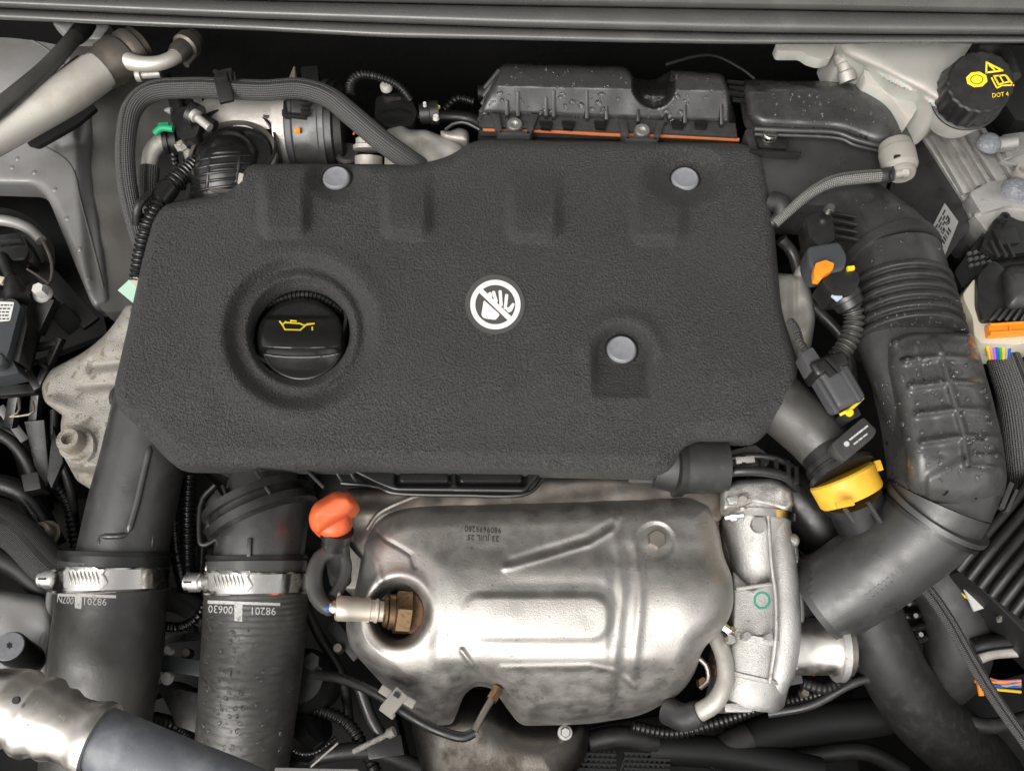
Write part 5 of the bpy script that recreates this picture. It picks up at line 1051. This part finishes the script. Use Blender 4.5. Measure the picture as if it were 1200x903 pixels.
ob('clip_window', beam((462, 812, -3.95), (468, 816, -3.95), 5, 3), M['seal'], cb)
tag(ob('brass_pin', J(turned((414, 880, -12), (462, 856, -11), [(0, 3), (.2, 3.6), (.4, 3), (.6, 3.6), (.8, 3), (.86, 6), (1, 6)], 12)), M['castdirt']), 'thin pale metal pin in the dark below the heat shield', 'pin')
# turbocharger
TC = thing('turbocharger', 'cast aluminium turbocharger compressor right of the heat shield', 'turbocharger')
to = rpoly([(842, 596), (848, 574), (866, 562), (904, 560), (926, 574), (930, 596), (924, 620), (926, 660), (932, 700), (932, 760), (924, 796), (906, 820), (880, 824), (876, 832), (850, 832), (842, 820), (850, 790), (858, 748), (858, 712), (852, 676), (840, 644)], 8)
def h_tc(X, Y, d): return -10.6+3.0*edge(d, 20)
tcb = ob('rear_half', patch(to, h_tc, 2, 6), M['cast'], TC, smooth=50)
tc = ob('compressor_housing', patch(rpoly([(858, 668), (880, 690), (912, 676), (914, 746), (858, 748)], 4), lambda X, Y, d: -6.4+.5*edge(d, 5)-.5*sm(900, 860, X), 1.5, 3), M['cast'], TC, smooth=50)
ob('neck_cone', turned((886, 588, -7.4), (886, 706, -8.6), [(0, 41), (.18, 40), (.4, 36), (.7, 29), (.95, 14), (1, 8)], 48), M['cast'], TC, smooth=50)
ob('scroll_band', tube([(906, 596, -6.6), (914, 640, -6.3), (919, 690, -6.4), (920, 742, -6.8), (912, 788, -7.6), (896, 816, -9)], [15, 16, 17, 18, 18, 14], n=24), M['cast'], TC, smooth=60)
ob('scroll_drum', turned((884, 744, -8.8), (876, 826, -10), [(0, 30), (.04, 40), (.3, 43), (.7, 43), (.92, 40), (1, 34)], 48), M['cast'], TC, smooth=40)
ob('seam_ridge', tube([(900, 604, -4.6), (904, 660, -4.9), (909, 700, -5.2), (909, 748, -5.6), (902, 800, -6.4)], 2.6, n=10), M['cast'], TC, smooth=50)
ob('inlet_flange', patch(rpoly([(846, 572), (862, 562), (908, 560), (928, 572), (932, 590), (922, 600), (884, 590), (846, 600)], 6), lambda X, Y, d: -5.2+.8*edge(d, 6)+.08*lump(X, Y, 20, 3), 1.6, 2), M['cast'], TC, smooth=50)
ob('flange_lug', beam((852, 588, -4.2), (878, 582, -4.2), 10, 8), M['cast'], TC, bevel=2); ob('flange_nut', stud(868, 588, -4.2, .8, [(0, 6), (.8, 6), (1, 5)], 6), M['castdull'], TC, smooth=20)
ob('v_band', turned((886, 600, -7.5), (886, 611, -7.6), [(0, 40), (.1, 44), (.9, 44), (1, 40)], 48), M['steel'], TC, smooth=40)
ob('band_bolt', turned((850, 606, -4.6), (872, 603, -4.0), [(0, 4), (.3, 4), (.3, 7), (.6, 7), (.6, 4), (1, 4)], 12), M['zinc'], TC, smooth=30)
ob('drum_flange', turned((885, 744, -8.8), (884, 753, -8.9), [(0, 40), (.1, 46), (.9, 46), (1, 42)], 48), M['cast'], TC, smooth=30)
for x_, y_ in ((854, 750), (872, 746), (898, 748)): ob('flange_bolt', stud(x_, y_, -6.6+(.8 if x_ > 860 else 0), 1.0, [(0, 5.5), (.8, 5.5), (1, 4.5)], 6), M['zinc'], TC, smooth=20)
ob('casting_web', beam((862, 690, -5.9), (906, 684, -5.7), 4, 8), M['cast'], TC, bevel=1.5); ob('rim_step', tube([(930, 640, -7.6), (936, 700, -7.8), (935, 750, -8.2), (926, 794, -9)], [5, 6, 6, 5], n=12), M['cast'], TC, smooth=60)
ob('drum_ridge', turned((880, 786, -9.4), (879, 793, -9.5), [(0, 42), (.2, 45), (.8, 45), (1, 42)], 48), M['cast'], TC, smooth=40)
ob('side_peg', turned((920, 633, -6), (936, 633, -6), [(0, 8), (.7, 8), (.9, 6), (1, 3)], 20), M['cast'], TC, smooth=50)
ob('oil_boss', stud(888, 616, -4.7, .5, [(0, 9), (1, 8.5)]), M['cast'], TC)
tb = bvh(tc); v2, f = joined2([stroke([(893+rr_*math.cos(a), 703+rr_*1.05*math.sin(a)) for a in np.linspace(0, 6.4, 26)], 1.2) for rr_ in (8, 9.5)]); laid('pen_mark', tb, v2, f, M['pen'], TC, .3, label='green pen circle')
ob('outlet_pipe', turned((918, 757, -9), (978, 757, -9), [(0, 34), (.3, 32), (.85, 32), (.9, 34), (1, 34)], 48), M['machined'], TC, smooth=40); ob('outlet_flange', turned((976, 757, -9), (984, 757, -9), [(0, 40), (1, 40)], 40), M['cast'], TC, smooth=30); ob('outlet_lip', turned((984, 757, -9), (995, 757, -9), [(0, 34), (.8, 33), (1, 30)], 40), M['oldsteel'], TC, smooth=30)
for k in range(26): ob('seam_tooth', beam((930.5+math.sin(k*.12)*3, 652+k*5.2, -7.0), (934+math.sin(k*.12)*3, 653+k*5.2, -7.0), 3, 5), M['cast'], TC, bevel=.5)
ob('foot_lug', beam((848, 829, -8), (880, 829, -8), 10, 12), M['cast'], TC, bevel=2)
ob('turbine_flange', prism(rpoly([(826, 590), (840, 598), (846, 640), (856, 690), (858, 740), (846, 790), (838, 790), (848, 740), (846, 690), (834, 640)], 4), -8.0, 4), M['rust'], TC, bevel=2)
for x, y in ((832, 602), (856, 738), (836, 614)): ob('bolt', turned((x-8, y-4, -6.6), (x+3, y+4, -6.6), [(0, 5), (.5, 5), (.55, 7), (1, 7)], 6), M['oldsteel' if y == 614 else 'steel'], TC, smooth=20)
t = thing('turbo_oil_pipe', 'curved grey metal oil pipe between heat shield and turbocharger', 'pipe')
ob('pipe', tube([(838, 744, -7.6), (848, 768, -7), (850, 796, -7), (838, 822, -7.4), (816, 836, -8.4)], [10, 10, 10, 11, 11], n=20), M['castdull'], t, smooth=60); ob('rubber_end', tube([(820, 834, -8.2), (802, 840, -9), (782, 832, -10)], [14, 16, 16], n=20), M['rubber'], t); ob('bracket', tube([(818, 770, -8), (828, 780, -8), (830, 796, -8.2), (820, 806, -8.4)], 3, n=8), M['oldsteel'], t); ob('union_nut', stud(822, 800, -9, .8, [(0, 7), (1, 6)], 6), M['brass'], t)
t = thing('compressor_inlet_collar', 'black slotted plastic collar on top of the turbocharger', 'collar')
ob('ring_body', tube([(846, 556, -4.6), (862, 552, -3.6), (892, 552, -3.4), (920, 558, -3.8), (934, 572, -5)], [6, 6, 6, 6, 6], n=12), M['black'], t, smooth=50)
ob('top_plate', prism(rpoly([(848, 530), (884, 520), (904, 534), (900, 546), (852, 548)], 4), -4.2, 1.5), M['satin'], t, bevel=1.5)
for x, y in ((854, 546), (870, 542), (892, 542), (908, 545), (922, 550), (932, 558)): ob('collar_post', beam((x, y-9, -4.0), (x+1, y+10, -3.6), 5, 10), M['black'], t, bevel=1)
ob('upper_band', tube([(850, 538, -4.4), (880, 534, -3.8), (908, 537, -3.8), (932, 548, -4.6)], 4, n=10), M['black'], t); ob('clip_tooth', J(beam((862, 540, -3.6), (884, 538, -3.6), 8, 5)), M['castdull'], t, bevel=1)
t = thing('oil_return_hose', 'short wide black hose under the corner of the cover', 'hose')
ob('hose_tube', tube([(770, 540, -4.6), (800, 545, -4.6), (848, 545, -4.8)], [32, 33, 33], n=36), M['rubber'], t, smooth=60); ob('steel_bore', turned((786, 546, -4.4), (796, 546, -4.5), [(0, 28), (.2, 36), (1, 36)], 36), M['black'], t); ob('stub_pipe', tube([(735, 560, -6.4), (790, 562, -6.4)], 14), M['black'], t)
# ================================================================ lower right: hoses in the dark
t = thing('coolant_hose', 'thick grey black coolant hose slanting down from the intake duct', 'hose', 'hoses at the lower right')
ob('hose_tube', tube([(1000, 680, -13), (1022, 730, -14.5), (1050, 790, -17), (1084, 838, -20), (1130, 880, -25), (1170, 930, -30)], [40, 38, 38, 40, 42, 44], n=40), M['rubber'], t, smooth=60)
t = thing('coolant_hose', 'black rubber hose bent like an elbow under the ribbed case', 'hose', 'hoses at the lower right')
ob('hose_tube', tube([(1076, 640, -13), (1106, 680, -14), (1122, 726, -15), (1118, 772, -17.5), (1086, 806, -22)], [42, 40, 38, 38, 36], n=40), M['rubber'], t, smooth=60); v2, f = fillpoly([[(1126, 694), (1133, 698), (1135, 702), (1130, 700)]]); laid('paint_dab', bvh(t.children[0]), v2, f, M['yprint'], t, .4)
for nm, pts, r, mt, lab in (('heater_hose', [(1080, 820, -24), (1030, 838, -23.4), (960, 846, -23), (910, 856, -22.6), (872, 868, -22)], [22, 22, 22, 22, 20], 'seal', 'black hose lying flat below the turbocharger, right'), ('drain_hose', [(760, 876, -21), (800, 878, -21), (860, 884, -21.4), (960, 905, -22)], [20, 18, 18, 18], 'seal', 'dark hose along the bottom edge right of the heat shield'), ('vent_hose', [(876, 864, -21.6), (850, 876, -21.4), (826, 888, -21.6)], [18, 17, 16], 'rubber', 'short grey pipe end below the turbocharger'), ('breather_hose', [(905, 560, -9), (950, 600, -9.5), (985, 660, -11), (960, 720, -13)], [30, 30, 28, 26], 'black', 'black hose behind the yellow ringed sensor')):
    tag(ob(nm, tube(pts, r, n=28), M[mt], smooth=60), lab, 'hose')
t = thing('twin_braided_cable', 'pair of thin braided cables running to the lower right corner', 'cable')
for o_ in (0, 7): ob('cable', tube([(1066+o_, 676, -7), (1084+o_, 692, -6.6), (1108+o_, 726, -6.4), (1134+o_, 772, -6.4), (1164+o_, 820, -6.6), (1214+o_, 890, -7)], 4.6, n=14), M['darkbraid'], t, smooth=60)
t = thing('barcode_box', 'dark box with a white barcode label under the ribbed case', 'box')
bb = ob('box', prism([(1096, 640), (1150, 660), (1172, 714), (1150, 730), (1110, 700)], -12, 4), M['seal'], t, bevel=2)
lbm = ob('barcode_label', prism([(1118, 664), (1138, 660), (1160, 710), (1142, 716)], -10.6, .2), M['label'], t)
it = [fillpoly([[(1128+k*1.9, 672+k*4.4), (1140+k*1.9, 669+k*4.4), (1140.6+k*1.9, 671+k*4.4), (1128.6+k*1.9, 674+k*4.4)]]) for k in range(6)]; v2, f = joined2(it); laid('label_print', lbm, v2, f, M['ink'], t, .3)
t = thing('metal_tab', 'crumpled pale metal tab beside the barcode box', 'bracket'); ob('tab', patch(rpoly([(1164, 682), (1176, 700), (1192, 704), (1198, 714), (1180, 722), (1172, 730), (1166, 712)], 3), lambda X, Y, d: -10+.9*lump(X, Y, 16, 3), 1.5, .4), M['castdull'], t, smooth=50)
tag(ob('fender_rail', tube([(1148, 770, -13), (1170, 764, -12.6), (1240, 760, -12)], [7, 7, 7], asp=.6), M['castdull'], smooth=60), 'pale metal rail at the right edge below the ribbed case', 'rail')
tag(ob('black_rail', tube([(1140, 758, -12.6), (1170, 752, -12.2), (1240, 748, -12)], [9, 9, 9]), M['gloss'], smooth=60), 'glossy black rail at the right edge above the pale one', 'rail')
t = thing('coloured_wire_bundle', 'orange, yellow and blue wires in the dark at the lower right', 'wiring')
for k, (c, y) in enumerate((('amber', 800), ('wyellow', 808), ('blue', 803), ('pink', 797), ('wgrey', 801))): ob('wire', tube([(1142+k*6, y-2, -11), (1160+k*4, y+(k-2), -10.8), (1196, y+3-k, -11)], 1.8, n=8), M[c], t)
ob('orange_clip', beam((1146, 793, -10.4), (1150, 815, -10.4), 5, 4), M['amber'], t, bevel=.6)
t = thing('gearbox_linkage', 'glossy black ribbed brackets in the dark right of the turbocharger outlet', 'bracket')
for k in range(4): ob('rib', tube([(1040, 700+k*16, -16), (1062, 706+k*16, -15), (1084, 702+k*15, -15.4)], 5, n=10), M['gloss'], t)
for x, y in ((1062, 708), (1070, 722), (1076, 744), (1062, 750)): ob('bolt', stud(x, y, -14.4, .6, [(0, 4), (1, 3)], 6), M['steel'], t)
ob('plate', prism([(1020, 690), (1090, 690), (1100, 770), (1040, 780)], -17, 2), M['seal'], t, bevel=3)
t = thing('solenoid_block', 'small grey block with a red wire below the turbocharger outlet', 'connector')
ob('block', prism(rpoly([(912, 780), (936, 778), (942, 800), (916, 804)], 3), -12, 2), M['grey'], t, bevel=1.5); ob('red_wire', tube([(952, 790, -12), (958, 782, -12), (962, 776, -12)], 2.4, n=8), M['red'], t); ob('lead', tube([(940, 800, -12.4), (968, 806, -12.6), (990, 792, -13), (1004, 776, -13)], 7, rib=(6, .15)), M['seal'], t)
# ================================================================ lower left and middle: clutter in the dark between the hoses
for pts, r, lab in (([(206, 548, -7), (204, 590, -8), (206, 640, -10), (216, 690, -14)], 8, 'glossy corrugated conduit left of the pair between the two charge hoses'), ([(222, 556, -8), (220, 600, -9), (220, 650, -11), (222, 700, -15)], 9, 'glossy corrugated conduit right of the pair between the two charge hoses')):
    tag(ob('corrugated_conduit', tube(pts, r, rib=(6, .28)), M['gloss'], smooth=50), lab, 'conduit', 'conduits between the charge hoses')
tag(ob('looped_lead', tube([(190, 733, -13), (212, 734, -12.4), (230, 724, -12), (240, 706, -12.4)], 6, rib=(5, .3)), M['gloss'], smooth=50), 'small looped ribbed lead between the two charge hoses', 'cable')
tag(ob('bundled_hose', tube([(190, 700, -15), (215, 706, -14.6), (244, 724, -15)], 14), M['darkbraid'], smooth=60), 'dark braided hose crossing behind the two clamps', 'hose')
t = thing('radiator_bracket', 'dark bracket with a pale peg between the two charge hoses', 'bracket')
ob('bar', beam((178, 775, -15), (244, 784, -15), 18, 12), M['module'], t, bevel=2); ob('peg', stud(200, 762, -14.2, .9, [(0, 5), (1, 4)], 14), M['offwhite'], t); ob('bolt', stud(196, 794, -14.6, .4, [(0, 8), (1, 6)], 16), M['offwhite'], t); ob('gusset', prism([(182, 800), (236, 812), (232, 860), (206, 850)], -17, 2), M['satin'], t, bevel=3); ob('fin', beam((214, 700, -15), (226, 690, -14.6), 12, 3), M['satin'], t)
t = thing('oil_filter_housing', 'black oil filter housing in the shade left of the heat shield', 'filter')
ob('housing', stud(368, 800, -18, 6, [(0, 34), (.7, 34), (.8, 30), (1, 26)], 32), M['black'], t); ob('cap_nut', stud(368, 776, -12, 1.2, [(0, 12), (1, 10)], 6), M['black'], t)
t = thing('front_pulley_cover', 'dark round cover in the shade below the heat shield lead', 'cover')
ob('drum', turned((352, 860, -17), (372, 846, -16), [(0, 34), (.3, 34), (.4, 26), (1, 24)], 32), M['gloss'], t); ob('spring', tube([(336, 872, -13), (352, 882, -12.6), (372, 880, -12.6), (394, 864, -13)], 3.4, rib=(4, .3), n=10), M['gloss'], t); ob('wire', tube([(364, 898, -12), (396, 870, -12)], 1.4, n=8), M['castdull'], t)
t = thing('radiator_mesh', 'dark perforated mesh pieces at the bottom edge under the heat shield', 'mesh')
for x0 in (672, 735):
    for k in range(9): ob('mesh_strand', beam((x0+k*6, 880, -20), (x0-14+k*6, 920, -20), 2.5, 4), M['seal'], t)
    for k in range(6): ob('mesh_strand', beam((x0-4, 882+k*6, -19.8), (x0+50, 884+k*6, -19.8), 2.5, 4), M['seal'], t)
# ================================================================ dim wiring, pipes and castings deep in the gaps
def loom(name, label, cat, parts):
    t = thing(name, label, cat)
    for nm, kind, a, r, mt in parts:
        if kind == 'tube': ob(nm, tube(a, r, n=14), M[mt], t, smooth=60)
        elif kind == 'rib': ob(nm, tube(a, r, rib=(6, .25), n=14), M[mt], t, smooth=60)
        elif kind == 'box': ob(nm, prism(a[0], a[1], a[2]), M[mt], t, bevel=r)
        elif kind == 'bar': ob(nm, beam(a[0], a[1], r[0], r[1]), M[mt], t, bevel=1)
        elif kind == 'stud': ob(nm, stud(a[0], a[1], a[2], a[3], [(0, r), (.8, r), (1, r*.8)], 20), M[mt], t, smooth=40)
    return t
loom('lower_left_loom', 'dim cables and brackets in the dark below the mount bracket', 'wiring', [
    ('cable', 'tube', [(-20, 500, -14), (16, 520, -15), (40, 560, -17), (46, 610, -20)], 7, 'rubber'), ('cable', 'rib', [(60, 560, -19), (80, 590, -19), (90, 640, -20)], 8, 'black'),
    ('cable', 'tube', [(64, 480, -14), (66, 520, -15), (84, 580, -18), (90, 640, -22)], 5, 'satin'), ('clip', 'box', ([(24, 556), (44, 552), (48, 572), (28, 576)], -14.5, 2), 2, 'satin'),
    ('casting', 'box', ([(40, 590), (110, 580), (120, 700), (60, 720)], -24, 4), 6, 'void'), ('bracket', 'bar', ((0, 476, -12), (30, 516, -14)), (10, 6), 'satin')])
loom('hose_gap_loom', 'dim cables and castings deep between the two charge hoses', 'wiring', [
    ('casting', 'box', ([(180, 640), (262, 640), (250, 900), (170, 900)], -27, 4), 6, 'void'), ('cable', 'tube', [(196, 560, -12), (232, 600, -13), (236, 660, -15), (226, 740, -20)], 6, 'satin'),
    ('cable', 'tube', [(180, 812, -20), (206, 806, -19), (240, 820, -20)], 8, 'rubber'), ('cable', 'rib', [(180, 842, -21), (210, 852, -20), (236, 880, -21)], 9, 'black'), ('bracket', 'bar', ((186, 750, -18), (240, 744, -18)), (9, 6), 'satin'), ('nut', 'stud', (222, 766, -16, 1), 6, 'oldsteel')])
loom('sump_loom', 'dim cables and pipes deep between the wrapped hose and the heat shield', 'wiring', [
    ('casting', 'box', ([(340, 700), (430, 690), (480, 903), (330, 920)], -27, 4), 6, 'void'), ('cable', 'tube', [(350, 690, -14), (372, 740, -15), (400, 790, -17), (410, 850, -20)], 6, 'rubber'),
    ('cable', 'rib', [(340, 826, -17), (370, 830, -16), (410, 850, -17), (440, 903, -19)], 8, 'black'), ('cable', 'tube', [(420, 800, -16), (440, 850, -17), (480, 903, -18)], 7, 'satin'), ('pipe', 'tube', [(330, 900, -18), (380, 884, -17), (440, 880, -17), (500, 903, -18)], 10, 'rubber'),
    ('bracket', 'bar', ((388, 730, -15), (420, 770, -15)), (14, 5), 'satin'), ('nut', 'stud', (398, 760, -14.6, 1), 6, 'oldsteel'), ('block', 'box', ([(428, 866), (470, 860), (474, 884), (432, 890)], -16, 3), 2, 'black')])
loom('front_loom', 'dim hoses and brackets along the bottom edge right of the heat shields', 'wiring', [
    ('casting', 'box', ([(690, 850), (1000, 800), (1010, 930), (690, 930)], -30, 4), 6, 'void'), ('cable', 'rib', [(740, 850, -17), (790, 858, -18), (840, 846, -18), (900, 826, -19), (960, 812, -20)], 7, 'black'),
    ('pipe', 'tube', [(690, 868, -19), (730, 862, -19), (768, 870, -20)], 12, 'rubber'), ('cable', 'tube', [(900, 836, -18), (950, 826, -17), (1000, 800, -16), (1040, 790, -16)], 5, 'satin'), ('cable', 'tube', [(850, 862, -24), (930, 884, -25), (1010, 880, -25), (1060, 903, -26)], 10, 'rubber'), ('nut', 'stud', (940, 812, -16, 1), 5, 'oldsteel')])
loom('right_loom', 'dim pipes and blocks deep in the gap between turbocharger and intake duct', 'wiring', [
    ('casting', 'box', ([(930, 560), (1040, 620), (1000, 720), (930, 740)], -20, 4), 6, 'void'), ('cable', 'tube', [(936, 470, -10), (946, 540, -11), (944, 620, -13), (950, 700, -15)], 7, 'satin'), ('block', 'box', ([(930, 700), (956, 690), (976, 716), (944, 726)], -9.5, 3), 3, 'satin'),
    ('cable', 'rib', [(930, 640, -13), (950, 660, -13), (970, 700, -14)], 8, 'black'), ('block', 'box', ([(936, 296), (946, 276), (952, 320), (940, 326)], -6, 3), 2, 'black'), ('cable', 'tube', [(915, 280, -4), (930, 300, -5), (946, 350, -6), (990, 400, -7), (1000, 470, -8)], 7, 'satin')])
loom('right_wing_loom', 'dim cables and panels at the right edge around the sleeved cable', 'wiring', [
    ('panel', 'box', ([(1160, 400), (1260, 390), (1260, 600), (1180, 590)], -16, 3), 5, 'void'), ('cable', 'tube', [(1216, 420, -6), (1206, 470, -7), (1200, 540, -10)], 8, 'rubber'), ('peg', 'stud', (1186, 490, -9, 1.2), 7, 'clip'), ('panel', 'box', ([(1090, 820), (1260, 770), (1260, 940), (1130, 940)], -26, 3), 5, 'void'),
    ('cable', 'tube', [(1120, 840, -20), (1160, 850, -20), (1210, 840, -20)], 9, 'rubber'), ('bracket', 'bar', ((1150, 740, -15), (1210, 730, -15)), (14, 8), 'satin'), ('pipe', 'tube', [(1190, 90, 1), (1176, 60, 0), (1150, 56, -1)], 6, 'rubber'), ('panel', 'box', ([(1130, 50), (1260, 54), (1260, 150), (1190, 140)], -5, 3), 4, 'seal')])
loom('rear_gap_loom', 'dim cables and pipes between the inner wing and the throttle body', 'wiring', [
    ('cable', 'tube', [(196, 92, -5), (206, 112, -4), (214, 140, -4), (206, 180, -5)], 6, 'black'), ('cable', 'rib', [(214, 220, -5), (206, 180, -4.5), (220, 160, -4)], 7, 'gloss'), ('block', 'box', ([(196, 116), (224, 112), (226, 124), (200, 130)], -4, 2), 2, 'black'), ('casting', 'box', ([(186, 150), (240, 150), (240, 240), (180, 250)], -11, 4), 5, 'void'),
    ('pipe', 'tube', [(420, 150, -6), (470, 140, -6), (540, 138, -6), (570, 150, -6)], 8, 'black'), ('pipe', 'tube', [(560, 110, -9), (700, 100, -9), (860, 110, -9), (960, 104, -9)], 9, 'rubber'), ('cable', 'rib', [(520, 130, -7), (536, 116, -7), (556, 120, -7)], 5, 'black')])
settle()
